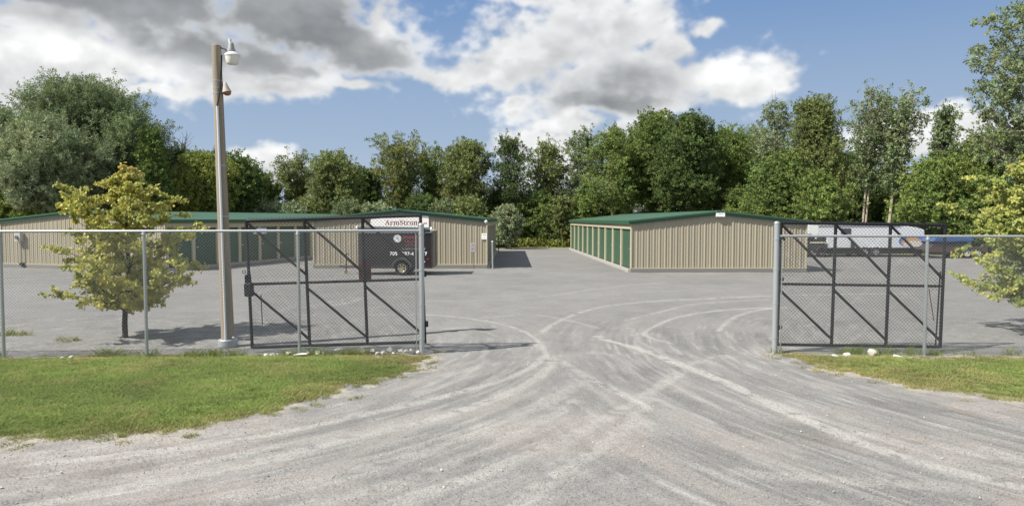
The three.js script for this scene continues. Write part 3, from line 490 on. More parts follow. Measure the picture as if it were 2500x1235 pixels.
  part('shade', new THREE.LatheGeometry([[0.001, 0.16], [0.03, 0.155], [0.045, 0.1], [0.09, -0.04], [0.085, -0.045]].map(([x, y]) => new THREE.Vector2(x, y)), 20).rotateZ(0.2).translate(0.17, 0, 0.02), std([0.42, 0.38, 0.32], 0.6), l2);
  part('bulb', new THREE.SphereGeometry(0.075, 16, 10).scale(1, 0.75, 1).translate(0.185, -0.055, 0.02), std([0.26, 0.10, 0.06], 0.4), l2);
}

// ---------------------------------------------------------------- stones laid along the fences
function stone(seed, sx, sy, sz) {                                           // a broken block: a ball cut by random planes
  const R = rng(seed * 91 + 7), g0 = new THREE.IcosahedronGeometry(1, 3), p = g0.attributes.position, cuts = [];
  for (let k = 0; k < 9; k++) { const u = unit(R); cuts.push([V(...u), 0.32 + 0.4 * R()]); }
  for (let k = 0; k < p.count; k++) { const v = V(p.getX(k), p.getY(k), p.getZ(k)); for (const [n, d] of cuts) { const e = v.dot(n) - d; if (e > 0) v.addScaledVector(n, -e); } v.multiplyScalar(1.25 + 0.14 * (fbm(v.x * 4 + seed, v.y * 4 + v.z * 3, 2, seed) - 0.5)); p.setXYZ(k, v.x, v.y, v.z); }
  g0.scale(sx, sy, sz); g0.computeVertexNormals(); return g0;
}
{
  const R = rng(31), ord = ['first', 'second', 'third', 'fourth', 'fifth', 'sixth', 'seventh', 'eighth', 'ninth', 'tenth', 'eleventh', 'twelfth', 'thirteenth', 'fourteenth', 'fifteenth', 'sixteenth', 'seventeenth', 'eighteenth', 'nineteenth', 'twentieth'];
  const stones = [0.52, 0.58, 0.46].map((v) => std([v, v * 0.95, v * 0.85], 0.95));
  const row = [[1020, 866, 5, 0.8], [1005, 863, 8, 2.2], [990, 863, 6, 2], [981, 860, 8, 0.6], [961, 866, 6, 0.7], [950, 862, 8, 2.1], [935, 867, 6, 1.3], [921, 867, 6, 0.7], [908, 864, 8, 0.9], [890, 866, 7, 2.1], [881, 859, 8, 0.7], [822, 862, 10, 0.6], [791, 868, 5, 0.6], [774, 868, 8, 0.3], [752, 868, 7, 0.4], [732, 873, 13, 0.35], [711, 870, 11, 0.6], [678, 871, 4, 1.2], [664, 871, 6, 0.5], [648, 871, 5, 0.6]];
  row.forEach(([px, py, s, t], k) => { const g0 = G(px, py), m = s / F * -g0.z, flatY = clamp(t, 0.35, 1.2); const o = tag(part(numbered('stone'), stone(k + 1, m * 1.15, m * 0.62 * flatY + 0.02, m * 0.8).rotateZ(t > 1.5 ? 0.7 : (R() - 0.5) * 0.5).rotateY(R() * 2), stones[k % 3], scene), `pale limestone, ${ord[k]} from the end post in the row under the left fence`, 'stone', 'stones under the left fence'); o.position.copy(g0).setY(0.02 + m * 0.4); });
  [[152, 884, 5, 'smaller of two white stones lying in the grass at far left'], [172, 882, 7, 'flatter of two white stones lying in the grass at far left']].forEach(([px, py, s, l], k) => { const g0 = G(px, py), m = s / F * -g0.z; tag(part(numbered('stone'), stone(40 + k, m, m * 0.55, m * 0.7), stones[0], scene), l, 'stone').position.copy(g0).setY(0.07); });
  [[2128, 868, 13, 0.75, 'largest white boulder at the edge of the right lawn'], [2072, 869, 13, 0.35, 'low flat pale stone left of the white boulder'], [2040, 872, 10, 0.5, 'leftmost pale stone at the edge of the right lawn'], [2192, 874, 12, 0.45, 'white stone just right of the boulder'], [2221, 877, 11, 0.4, 'rightmost white stone by the right lawn']].forEach(([px, py, s, t, l], k) => { const g0 = G(px, py), m = s / F * -g0.z; tag(part(numbered('stone'), stone(60 + k, m, m * t, m * 0.75).rotateY(k), stones[k % 2], scene), l, 'stone').position.copy(g0).setY(m * t * 0.5); });
}

// ---------------------------------------------------------------- black cargo trailer
function wheel(parent, x, y, z, r, w, rimMat, spokes = 6) {
  const wh = new THREE.Group(); wh.name = 'wheel'; wh.position.set(x, y, z); parent.add(wh);
  part('tyre', new THREE.TorusGeometry(r * 0.76, r * 0.25, 12, 28).scale(1, 1, w / (r * 0.5)), mats.rubber, wh);
  part('rim', merge([new THREE.CylinderGeometry(r * 0.56, r * 0.56, w * 0.5, 24, 1, true).rotateX(Math.PI / 2), new THREE.TorusGeometry(r * 0.55, r * 0.05, 8, 24).translate(0, 0, w * 0.3), new THREE.CylinderGeometry(r * 0.16, r * 0.16, w * 0.62, 14).rotateX(Math.PI / 2), ...Array.from({ length: spokes }, (_, k) => box(r * 0.42, r * 0.15, 0.03, r * 0.32, 0, w * 0.2).rotateZ(k * 2 * Math.PI / spokes))]), rimMat, wh);
  return wh;
}
{
  const o = G(983, 672), d = -o.z, pxm = F / d, L = 3.42, H0 = 0.34, H1 = 1.98, Wd = 1.75;
  const t = thing('cargo_trailer', 'black enclosed cargo trailer with phone number parked before the middle building', 'trailer', [o.x, 0, o.z - Wd / 2], -0.03);
  const x0 = (872 - 983) / pxm, x1 = x0 + L, zf = Wd / 2, xm = (x0 + x1) / 2, body = std([0.022, 0.017, 0.022], 0.32);
  const sh = new THREE.Shape([[x0, -Wd / 2 + 0.25], [x0 - 0.0, Wd / 2 - 0.25], [x0 + 0.22, Wd / 2], [x1, Wd / 2], [x1, -Wd / 2], [x0 + 0.22, -Wd / 2]].map(([x, y]) => new THREE.Vector2(x, y)));
  part('body', new THREE.ExtrudeGeometry(sh, { depth: H1 - H0, bevelEnabled: true, bevelSize: 0.01, bevelThickness: 0.01, bevelSegments: 1 }).rotateX(-Math.PI / 2).translate(0, H0, 0), body, t);
  const tex = canvasTex(1024, 480, (c) => {
    c.fillStyle = '#221d22'; c.fillRect(0, 0, 1024, 480);
    c.fillStyle = '#e6ecea'; c.beginPath(); c.arc(520, 92, 58, 0, 7); c.fill(); c.strokeStyle = '#4a5254'; c.lineWidth = 4; c.beginPath(); c.arc(520, 92, 44, 0, 7); c.stroke(); scribble(c, 495, 62, 50, 60, 3, 5, 6);
    c.fillStyle = '#a83a44'; c.font = 'bold 58px serif'; c.fillText('ArmStrong', 598, 92, 350); c.strokeStyle = '#9a424a'; scribble(c, 630, 116, 300, 40, 11, 6, 7); scribble(c, 650, 172, 270, 40, 10, 7, 7);
    c.strokeStyle = '#9fb5aa'; scribble(c, 585, 232, 360, 34, 14, 9, 5);
    c.fillStyle = '#ffffff'; c.font = 'bold 72px sans-serif'; c.fillText('705', 400, 345, 150); c.fillText('387-4', 585, 345, 250); c.fillText('77', 890, 345, 100);
  });
  part('lettering', new THREE.PlaneGeometry(L - 0.34, (L - 0.34) * 480 / 1024).translate(xm + 0.12, H1 - 0.03 - (L - 0.34) * 240 / 1024, zf + 0.013), new THREE.MeshStandardMaterial({ map: tex, roughness: 0.35 }), t).userData.label = 'printed side with round logo, red lettering and phone number';
  part('roof', rbox(L + 0.02, 0.06, Wd + 0.02, 0.02, xm, H1 + 0.04, 0), std([0.5, 0.5, 0.5], 0.5), t);
  part('bottom_rail', box(L - 0.3, 0.07, 0.04, xm + 0.1, H0 + 0.005, zf + 0.012), mats.darkSteel, t);
  part('top_trim', box(L - 0.05, 0.045, 0.04, xm + 0.02, H1 - 0.035, zf + 0.025), mats.steel, t);
  const aw = part('awning_roll', new THREE.CylinderGeometry(0.1, 0.1, L - 0.02, 18).rotateZ(Math.PI / 2).rotateZ(-0.018).translate(xm, H1 + 0.13, zf + 0.02), std([0.06, 0.075, 0.085], 0.6), t);
  for (const x of [x0 + 0.02, x1 - 0.02]) part('end_cap', new THREE.CylinderGeometry(0.115, 0.115, 0.07, 18).rotateZ(Math.PI / 2).translate(x, H1 + 0.13 - (x - xm) * 0.018, zf + 0.02), mats.white, aw);
  part('awning_rail', bar(V(x0, H1 + 0.235, zf + 0.01), V(x1, H1 + 0.17, zf + 0.01), 0.03, 8), mats.white, aw);
  part('stone_guard', rbox(0.03, 0.55, Wd - 0.5, 0.01, x0 - 0.022, H0 + 0.3, 0), mats.steel, t);
  part('corner_post', box(0.045, H1 - H0, 0.03, x1 - 0.02, (H0 + H1) / 2, zf + 0.016), std([0.03, 0.02, 0.022], 0.5), t);
  part('tongue', merge([bar(V(x0, H0, 0.6), V(x0 - 0.85, H0, 0), 0.035, 8), bar(V(x0, H0, -0.6), V(x0 - 0.85, H0, 0), 0.035, 8), box(0.25, 0.06, 0.08, x0 - 0.95, H0 + 0.02, 0)]), mats.darkSteel, t);
  part('jack', merge([bar(V(x0 - 0.75, 0.12, 0.02), V(x0 - 0.72, 0.95, 0.02), 0.03, 10), bar(V(x0 - 0.72, 0.93, 0.02), V(x0 - 0.56, 0.93, 0.02), 0.014, 8)]), mats.darkSteel, t);
  part('jack_wheel', new THREE.TorusGeometry(0.05, 0.03, 8, 16).translate(x0 - 0.75, 0.08, 0.02), std([0.22, 0.13, 0.05], 0.7), t);
  const gold = std([0.60, 0.53, 0.32], 0.35, { metalness: 0.5 });
  wheel(t, 0, 0.335, zf + 0.02, 0.335, 0.2, gold); wheel(t, 0, 0.335, -zf - 0.02, 0.335, 0.2, gold);
  const fs = new THREE.Shape(); fs.absarc(0, 0, 0.46, 0.12, Math.PI - 0.12, false); fs.absarc(0, 0, 0.40, Math.PI - 0.12, 0.12, true);
  part('fender', new THREE.ExtrudeGeometry(fs, { depth: 0.24, bevelEnabled: false, curveSegments: 20 }).translate(0, 0.34, zf - 0.02), std([0.10, 0.10, 0.10], 0.4, { metalness: 0.4 }), t);
  part('marker_light', rbox(0.1, 0.04, 0.03, 0.01, x1 - 0.16, H0 + 0.4, zf + 0.025), std([0.45, 0.03, 0.02], 0.3), t); part('reflector', box(0.05, 0.05, 0.02, x1 - 0.33, H0 + 0.28, zf + 0.022), mats.white, t);
  part('door_bar', merge([bar(V(x1 + 0.03, H0 + 0.1, 0.5), V(x1 + 0.03, H1 - 0.1, 0.5), 0.015), bar(V(x1 + 0.03, H0 + 0.1, -0.5), V(x1 + 0.03, H1 - 0.1, -0.5), 0.015)]), mats.steel, t);
}

// ---------------------------------------------------------------- vehicles behind the right gate
{
  const d = 47, at = (px, py) => P(px, py, d), x0 = at(1974, 600).x, x1 = at(2256, 600).x, y = (py) => at(2100, py).y, zf = -d, depth = 2.3;
  const t = thing('white_camper_trailer', 'long white camper trailer with a blue and orange end graphic behind the right gate', 'trailer', [0, 0, zf], 0);
  const s = new THREE.Shape(); s.moveTo(x0, y(574)); s.lineTo(x0, y(549)); s.quadraticCurveTo(x0 + 0.02, y(546.5), x0 + 0.4, y(546.5)); s.lineTo(at(2140, 548).x, y(547.5)); s.quadraticCurveTo(at(2230, 550).x, y(551), x1, y(562)); s.lineTo(x1 + 0.05, y(604)); s.lineTo(at(2022, 600).x, y(604)); s.lineTo(at(2020, 600).x, y(574)); s.closePath();
  part('body', new THREE.ExtrudeGeometry(s, { depth, bevelEnabled: true, bevelSize: 0.03, bevelThickness: 0.03, bevelSegments: 2, curveSegments: 10 }).translate(0, 0, -depth), std([0.66, 0.68, 0.70], 0.4), t);
  part('roof_edge', box(at(2200, 550).x - x0 - 0.2, 0.05, 0.06, (x0 + at(2200, 550).x) / 2, y(549.5), 0.06), mats.white, t);
  part('chassis', box(x1 - at(2022, 600).x - 0.05, y(606) - y(620), 1.9, (x1 + at(2022, 600).x) / 2, (y(606) + y(620)) / 2, -1.05), std([0.025, 0.026, 0.025], 0.8), t);
  const w = new THREE.Group(); w.name = 'window'; t.add(w); const wx = at(2066, 563).x; part('window_frame', box(0.66, 0.36, 0.03, wx, y(564), 0.04), mats.darkSteel, w); for (let k = 0; k < 4; k++) part('louver', box(0.58, 0.055, 0.03, wx, y(564) - 0.12 + k * 0.08, 0.06), std([0.10, 0.11, 0.12], 0.15), w);
  const ell = (px, py, w2, h2, mat, z, name) => { const q = new THREE.Shape(); q.absellipse(at(px, py).x, y(py), w2 / F * d, h2 / F * d, 0, 6.283, false, 0.05); part(name, new THREE.ExtrudeGeometry(q, { depth: 0.006, bevelEnabled: false, curveSegments: 20 }).translate(0, 0, z), mat, t); };
  ell(2226, 588, 31, 15, std([0.055, 0.16, 0.50], 0.45), 0.034, 'blue_graphic'); ell(2226, 591, 25, 11, std([0.62, 0.36, 0.16], 0.5), 0.043, 'orange_graphic'); ell(2230, 596, 24, 8, std([0.66, 0.66, 0.62], 0.5), 0.052, 'white_graphic');
  part('utility_box', box(0.25, 0.4, 0.12, at(2082, 598).x, y(598), 0.06), mats.darkSteel, t);
  part('front_cap', box(0.3, 0.9, 2.1, at(2026, 592).x, y(590), -1.1), mats.white, t);
  for (const px of [2112, 2140]) { wheel(t, at(px, 615).x, 0.35, -0.05, 0.35, 0.22, mats.steel); wheel(t, at(px, 615).x, 0.35, -2.2, 0.35, 0.22, mats.steel); }
  for (const px of [2034, 2240]) part('jack_leg', box(0.09, 0.5, 0.09, at(px, 612).x, 0.25, -0.3), mats.darkSteel, t);
  // dark truck nose under the overhang
  const k = thing('parked_truck', 'dark truck nose under the overhang of the white camper', 'truck', [at(1992, 600).x, 0, zf + 0.15]);
  const ks = new THREE.Shape([[-1.0, 0.45], [0.72, 0.45], [0.75, 0.95], [0.5, 1.08], [0.15, 1.5], [-1.0, 1.55]].map(([a, b]) => new THREE.Vector2(a, b)));
  part('body', new THREE.ExtrudeGeometry(ks, { depth: 1.6, bevelEnabled: true, bevelSize: 0.03, bevelThickness: 0.03, bevelSegments: 2 }).translate(0, 0, -1.7), std([0.03, 0.03, 0.03], 0.35), k);
  part('window', box(0.62, 0.34, 0.02, -0.3, 1.3, -0.06), std([0.01, 0.012, 0.015], 0.08), k);
  part('side_trim', box(1.0, 0.09, 0.03, 0.1, 0.98, -0.05), std([0.6, 0.55, 0.45], 0.4), k); part('headlight', rbox(0.14, 0.1, 0.12, 0.02, 0.7, 0.92, -0.12), std([0.7, 0.62, 0.5], 0.2), k);
  for (const x of [-0.75, 0.35]) wheel(k, x, 0.36, -0.05, 0.36, 0.2, mats.darkSteel);
  // flat trailer with a tarped load
  const fz = -45.5, fx0 = P(2264, 600, 45.5).x, fx1 = P(2412, 600, 45.5).x, f = thing('flatbed_trailer', 'low dark flatbed trailer with twin white wheels behind the right maple', 'trailer', [0, 0, fz]);
  part('deck', box(fx1 - fx0, 0.16, 2.0, (fx0 + fx1) / 2, 0.62, -1.0), std([0.06, 0.045, 0.045], 0.8), f); part('side_rail', box(fx1 - fx0, 0.14, 0.05, (fx0 + fx1) / 2, 0.5, 0.03), std([0.10, 0.04, 0.04], 0.7), f);
  for (const px of [2361, 2387]) { const wx2 = P(px, 630, 45.5).x; wheel(f, wx2, 0.33, 0.0, 0.33, 0.2, mats.white); wheel(f, wx2, 0.33, -2.0, 0.33, 0.2, mats.white); }
  part('stand', merge([box(0.1, 0.55, 0.1, fx0 + 0.3, 0.27, -0.3), box(0.1, 0.55, 0.1, fx0 + 0.3, 0.27, -1.7)]), mats.darkSteel, f);
  const l = thing('tarped_load', 'dark piled load under a bright blue tarp on the flatbed', 'tarp', [0, 0.7, fz - 1]);
  const X = (px) => P(px, 600, 46.5).x, pile = (pts, dep, seed) => { const q = new THREE.Shape(pts.map(([px, yy]) => new THREE.Vector2(X(px), yy))), g = new THREE.ExtrudeGeometry(q, { depth: dep, steps: 3, bevelEnabled: true, bevelSize: 0.06, bevelThickness: 0.06, bevelSegments: 2 }).translate(0, 0, -dep / 2); return g; };
  part('pile', pile([[2258, 0], [2270, 0.3], [2285, 0.42], [2330, 0.42], [2342, 0.2], [2346, 0]], 1.5, 3), std([0.045, 0.035, 0.033], 0.9), l);
  part('blue_tarp', pile([[2262, 0.42], [2268, 0.62], [2300, 0.67], [2340, 0.62], [2356, 0.54], [2352, 0.40], [2330, 0.44], [2300, 0.40]], 1.7, 5), std([0.03, 0.10, 0.27], 0.6), l);
  part('bucket', new THREE.CylinderGeometry(0.12, 0.1, 0.3, 14).translate(X(2352), 0.2, 0.6), std([0.6, 0.52, 0.48], 0.6), l);
}
console.log('things done');

// ---------------------------------------------------------------- trees
class Leaves {
  constructor(n) { this.p = new Float32Array(n * 12); this.c = new Float32Array(n * 12); this.nv = 0; this.idx = new Uint32Array(n * 6); this.ni = 0; }
  rhomb(x, y, z, u, v, l, w, c) {                                             // a leaf: long axis u, cross axis v, tip drooping slightly
    const P_ = this.p, C_ = this.c, b = this.nv;
    P_.set([x - u[0] * l, y - u[1] * l, z - u[2] * l, x + v[0] * w, y + v[1] * w, z + v[2] * w, x + u[0] * l, y + u[1] * l - l * 0.25, z + u[2] * l, x - v[0] * w, y - v[1] * w, z - v[2] * w], b * 3);
    for (let k = 0; k < 4; k++) C_.set(c, (b + k) * 3);
    this.idx.set([b, b + 1, b + 2, b, b + 2, b + 3], this.ni); this.nv += 4; this.ni += 6;
  }
  geo() { const g = new THREE.BufferGeometry(); g.setAttribute('position', new THREE.BufferAttribute(this.p.slice(0, this.nv * 3), 3)); g.setAttribute('color', new THREE.BufferAttribute(this.c.slice(0, this.nv * 3), 3)); g.setIndex(new THREE.BufferAttribute(this.idx.slice(0, this.ni), 1)); const f = g.toNonIndexed(); f.computeVertexNormals(); return f; }
}
const shapes = {
  round: (t) => Math.pow(Math.max(0, 1 - Math.pow(Math.abs(2 * t - 0.85) / 1.15, 2.2)), 0.55), oval: (t) => Math.sqrt(Math.max(0, 1 - Math.pow(2 * t - 1, 2))) * 0.95 + 0.05, vase: (t) => (0.3 + 0.75 * t) * (t > 0.8 ? Math.sqrt(Math.max(0, 1 - Math.pow((t - 0.8) / 0.2, 2))) * 0.7 + 0.3 : 1),
  column: (t) => 0.55 + 0.45 * Math.sin(t * 3.14) - (t > 0.85 ? (t - 0.85) * 3 : 0), cone: (t) => Math.pow(1 - t, 0.75) * 0.95 + 0.08, mound: (t) => Math.sqrt(Math.max(0, 1 - t * t)), maple: (t) => (t < 0.2 ? 0.74 + 0.26 * t / 0.2 : t < 0.55 ? 1 : t < 0.84 ? 1 - 0.26 * (t - 0.55) / 0.29 : t < 0.92 ? 0.74 - 0.5 * (t - 0.84) / 0.08 : 0.24 - 0.18 * (t - 0.92) / 0.08),
};
const barks = { grey: std([0.16, 0.145, 0.125], 0.95), dark: std([0.06, 0.052, 0.045], 0.95), pale: std([0.36, 0.31, 0.23], 0.9) };
const leafMats = { bg: leafMat(0.95, 0.32), near: leafMat(0.92, 0.36) };
Object.assign(leafMats.near, { clearcoat: 0.35, clearcoatRoughness: 0.38 });
function tube(a, b, r0, r1, bend, seg = 5, n = 4) { const mid = a.clone().lerp(b, 0.5).add(bend), c = new THREE.QuadraticBezierCurve3(a, mid, b), gs = []; let prev = a; for (let k = 1; k <= n; k++) { const q = c.getPoint(k / n); gs.push(bar(prev, q, lerp(r0, r1, (k - 1) / n), seg, lerp(r0, r1, k / n))); prev = q; } return gs; }
function unit(R) { const z = R() * 2 - 1, a = R() * 6.2832, s = Math.sqrt(1 - z * z); return [s * Math.cos(a), z, s * Math.sin(a)]; }
function growTree(o) {
  const R = rng(o.seed), h = o.h, cb = o.crownBase, r = o.r, shape = shapes[o.shape], wood = [], clumps = [];
  const stems = o.stems ?? [[0, 0]], lean = o.lean ?? 0, squash = o.squash ?? 1;
  for (const [sx, sz] of stems) {
    const topP = V(sx * 0.6 + lean * h * 0.35, h * (o.topStem ?? 0.9) * (1 - 0.1 * R()), sz), b0 = V(sx * (o.stemFoot ?? 0.25), 0, sz * 0.3), tr = o.trunk / Math.sqrt(stems.length);
    const bend = V((R() - 0.5) * h * 0.05 + sx * 0.15, 0, (R() - 0.5) * h * 0.05), mid = b0.clone().lerp(topP, 0.5).add(bend), curve = new THREE.QuadraticBezierCurve3(b0, mid, topP);
    let prev = curve.getPoint(0); for (let k = 1; k <= 8; k++) { const q = curve.getPoint(k / 8); wood.push(bar(prev, q, tr * Math.pow(1 - (k - 1) / 8, 0.8) + 0.01, 7, tr * Math.pow(1 - k / 8, 0.8) + 0.01)); prev = q; }
    const nb = Math.round((o.branches ?? 26) / stems.length);
    for (let k = 0; k < nb; k++) {
      const t = clamp((k + R()) / nb), y = cb + t * (h - cb), a = k * 2.4 + R() * 1.1, reach = r * shape(t) * (0.72 + 0.38 * R()), tt = clamp((y - reach * (o.rise ?? 0.55)) / h, 0.04, 0.95), st = curve.getPoint(tt);
      const tip = V(st.x * 0.75 + sx * 0.25 + Math.cos(a) * reach + lean * (y - cb) * 0.5, y, st.z + Math.sin(a) * reach * squash), br = Math.max(0.012, tr * 0.36 * (1 - t * 0.6));
      wood.push(...tube(st, tip, br, br * 0.3, V(0, reach * 0.12, 0), 4, 3)); clumps.push([tip, 1.0]);
      const ns = o.twigs ?? 4;
      for (let m = 0; m < ns; m++) { const f = 0.35 + 0.6 * (m + R()) / ns, p0 = st.clone().lerp(tip, f), u = unit(R), q = p0.clone().add(V(u[0] * reach * 0.38 + 0.1 * u[0] * r, Math.abs(u[1]) * reach * 0.25 * (o.up ?? 1) + (o.droop ? -0.2 * reach * R() : 0), u[2] * reach * 0.38 + 0.1 * u[2] * r)); wood.push(bar(p0, q, br * 0.4, 3, br * 0.15)); clumps.push([q, 0.8]); if (o.leafy !== false && R() < 0.5) clumps.push([p0, 0.7]); }
    }
    if (o.leafTop !== false) clumps.push([topP, 0.8]);
  }
  for (let k = 0; k < (o.shoots ?? 4); k++) {                                   // upright leaders that break the outline of the crown
    const a = R() * 6.28, rad = r * 0.62 * Math.sqrt(R()), t0 = 0.62 + 0.25 * R(), p0 = V(Math.cos(a) * rad * 0.6 + lean * h * 0.3, h * t0, Math.sin(a) * rad * 0.6), e = V(p0.x * 1.5 + lean * h * 0.12, h * (0.96 + 0.13 * R()), p0.z * 1.4);
    wood.push(...tube(p0, e, 0.03, 0.008, V(0, 0, 0), 4, 3)); for (let m = 0; m < 5; m++) clumps.push([p0.clone().lerp(e, 0.35 + 0.65 * (m + 0.5) / 5).add(V((R() - 0.5) * 0.5, 0, (R() - 0.5) * 0.5)), 0.16]);
  }
  if (o.bare) for (let k = 0; k < o.bare; k++) { const a = R() * 6.28, s = V((R() - 0.5) * 0.3, h * 0.75, 0), e = V(Math.cos(a) * r * 0.55 * R() + lean, h * (1.02 + 0.22 * R()), Math.sin(a) * r * 0.4); wood.push(...tube(s, e, 0.06, 0.02, V(0, 0.3, 0), 4, 3)); for (let m = 0; m < 5; m++) { const p0 = s.clone().lerp(e, 0.4 + 0.5 * R()), u = unit(R); wood.push(bar(p0, p0.clone().add(V(u[0] * 0.8, 0.5 + 0.4 * R(), u[2] * 0.8)), 0.02, 3, 0.01)); } }
  const total = Math.round(o.leaves * 0.26), per = total / clumps.reduce((q, c) => q + c[1], 0), cr = o.clump ?? r * 0.2, base = o.color, list = [];
  for (const [c, w] of clumps) {
    const n = Math.round(per * w * (0.6 + 0.8 * R())), tone = 0.85 + 0.75 * R(), hue = (R() - 0.5) * 0.14 + (o.turning && R() < o.turning ? 0.3 : 0), rr = cr * (0.6 + 0.7 * R()) * (w < 0.2 ? 0.5 : 1);
    for (let k = 0; k < n; k++) {
      const u = unit(R), q = rr * Math.pow(R(), 0.5), x = c.x + u[0] * q * 1.15, y = c.y + u[1] * q * 0.85, z = c.z + u[2] * q * 1.15;
      if (y < (o.minY ?? 0.25)) continue;
      const e = unit(R), dir = V(u[0] * 0.7 + e[0] * 0.8, u[1] * 0.5 + e[1] * 0.7 + (o.style === 'up' ? 0.7 : 0.15), u[2] * 0.7 + e[2] * 0.8).normalize(), hh = hue + (R() - 0.5) * 0.16, v = tone * (0.8 + 0.4 * R());
      list.push([x, y, z, dir, R() * 6.28, (o.spray ?? 1) * (0.7 + 0.6 * R()), base[0] * v * (1 + hh), base[1] * v * (1 + hh * 0.15), base[2] * v * (1 - hh * 0.3)]);
    }
  }
  const t = thing(o.name, o.label, o.cat ?? 'tree', [o.x, 0, o.z], 0, o.group);
  part('trunk', merge(wood), barks[o.bark ?? 'grey'], t);
  const k = o.seed % 3, m = new THREE.InstancedMesh(o.slim ? slimSprays[k] : sprays[k], leafMats.bg, list.length), M = new THREE.Matrix4(), q = new THREE.Quaternion(), q2 = new THREE.Quaternion(), cc = new THREE.Color(), Y = V(0, 1, 0);
  list.forEach((a, i) => { q.setFromUnitVectors(Y, a[3]).multiply(q2.setFromAxisAngle(Y, a[4])); M.compose(V(a[0], a[1], a[2]), q, V(a[5], a[5], a[5])); m.setMatrixAt(i, M); m.setColorAt(i, cc.setRGB(a[6], a[7], a[8])); });
  m.name = o.cat === 'shrub' ? 'foliage' : 'crown'; m.userData.kind = 'stuff'; m.castShadow = m.receiveShadow = true; t.add(m);
  return t;
}
function spray(seed, n, len, leaf, slim) {                                   // a short twig set with leaves, growing along y
  const R = rng(seed), L = new Leaves(n);
  for (let k = 0; k < n; k++) {
    const f = Math.pow((k + R()) / n, 0.8), a = k * 2.4 + R(), out = 0.05 + 0.12 * R(), ax = V(Math.cos(a), 0.5 + 0.6 * R(), Math.sin(a)).normalize(), nn = V(...unit(R)), cx = ax.clone().cross(nn).normalize(), s = leaf * (0.55 + 0.9 * R()), v = 0.75 + 0.5 * R();
    L.rhomb(ax.x * out, (f - 0.5) * len + ax.y * out * 0.5, ax.z * out, ax.toArray(), cx.toArray(), s * 0.5, s * 0.5 * slim, [v * (1 + 0.12 * (R() - 0.5)), v, v]);
  }
  return L.geo();
}
const sprays = [1, 2, 3].map((k) => spray(900 + k, 15, 0.5, 0.15, 0.6)), slimSprays = [1, 2, 3].map((k) => spray(950 + k, 20, 0.6, 0.17, 0.32));
const C = { green: [0.125, 0.170, 0.042], dark: [0.085, 0.124, 0.034], olive: [0.165, 0.196, 0.064], yellow: [0.190, 0.222, 0.050], willow: [0.170, 0.212, 0.098], grey: [0.215, 0.255, 0.135], lime: [0.180, 0.228, 0.045], fresh: [0.150, 0.205, 0.050] };
let seedN = 100;
function far(name, label, cx, top, half, d, cbPx, shape, leaves, leaf, color, ex = {}) {
  const k = d / F, x = (cx - CX) * k, h = EYE + (535 - top) * k;
  return growTree({ name, label, x, z: -d, h, crownBase: Math.max(0.5, EYE + (535 - cbPx) * k), r: half * k, shape, leaves, leaf, color: C[color], trunk: Math.max(0.1, h * 0.016), seed: seedN++, ...ex });
}
const T = 'trees behind the yard';
// left of the pole
far('willow_tree', 'big rounded grey green willow at left, tallest on that side', 215, 212, 165, 56, 470, 'round', 46000, 0.25, 'willow', { group: T, shoots: 26, slim: 0.42, style: 'up', branches: 64, twigs: 6, clump: 1.05, trunk: 0.4 });
far('willow_tree', 'paler drooping willow in front of the big left willow', 110, 300, 105, 50, 500, 'round', 26000, 0.22, 'grey', { group: T, slim: 0.4, style: 'up', branches: 44, twigs: 6, clump: 0.85, trunk: 0.3 });
far('broadleaf_tree', 'dense dark green tree cut by the left edge of the photo', -20, 268, 110, 58, 480, 'round', 20000, 0.26, 'dark', { group: T, branches: 40, twigs: 5, clump: 1.1 });
far('broadleaf_tree', 'dark tree filling in right behind the big left willow', 315, 300, 85, 60, 490, 'oval', 20000, 0.26, 'dark', { group: T, branches: 40, twigs: 5, clump: 1.1 });
far('broadleaf_tree', 'narrow blue green tree just right of the big left willow', 372, 325, 34, 53, 480, 'cone', 9000, 0.22, 'green', { group: T, branches: 28, clump: 0.6 });
far('broadleaf_tree', 'tree with bare dead twigs on top left of the pole', 445, 372, 46, 62, 480, 'oval', 9000, 0.24, 'dark', { group: T, branches: 26, bare: 9, clump: 0.8 });
far('broadleaf_tree', 'yellow green dense tree immediately left of the pole', 500, 382, 66, 57, 500, 'round', 17000, 0.24, 'yellow', { group: T, branches: 36, twigs: 5, clump: 0.95 });
far('broadleaf_tree', 'dark dense tree immediately right of the pole', 572, 388, 52, 60, 500, 'round', 14000, 0.25, 'dark', { group: T, branches: 34, twigs: 5, clump: 1.0 });
for (const [cx, top, half, lab] of [[20, 448, 60, 'bright green bush above the left roof at the photo edge'], [105, 452, 50, 'bright green bush above the left roof, second from the photo edge'], [165, 458, 40, 'bright green bush touching the crown of the yellow maple']]) far('bush', lab, cx, top, half, 50, 560, 'mound', 8000, 0.2, 'lime', { cat: 'shrub', group: 'bushes behind the left roof', branches: 22, clump: 0.6, trunk: 0.08 });
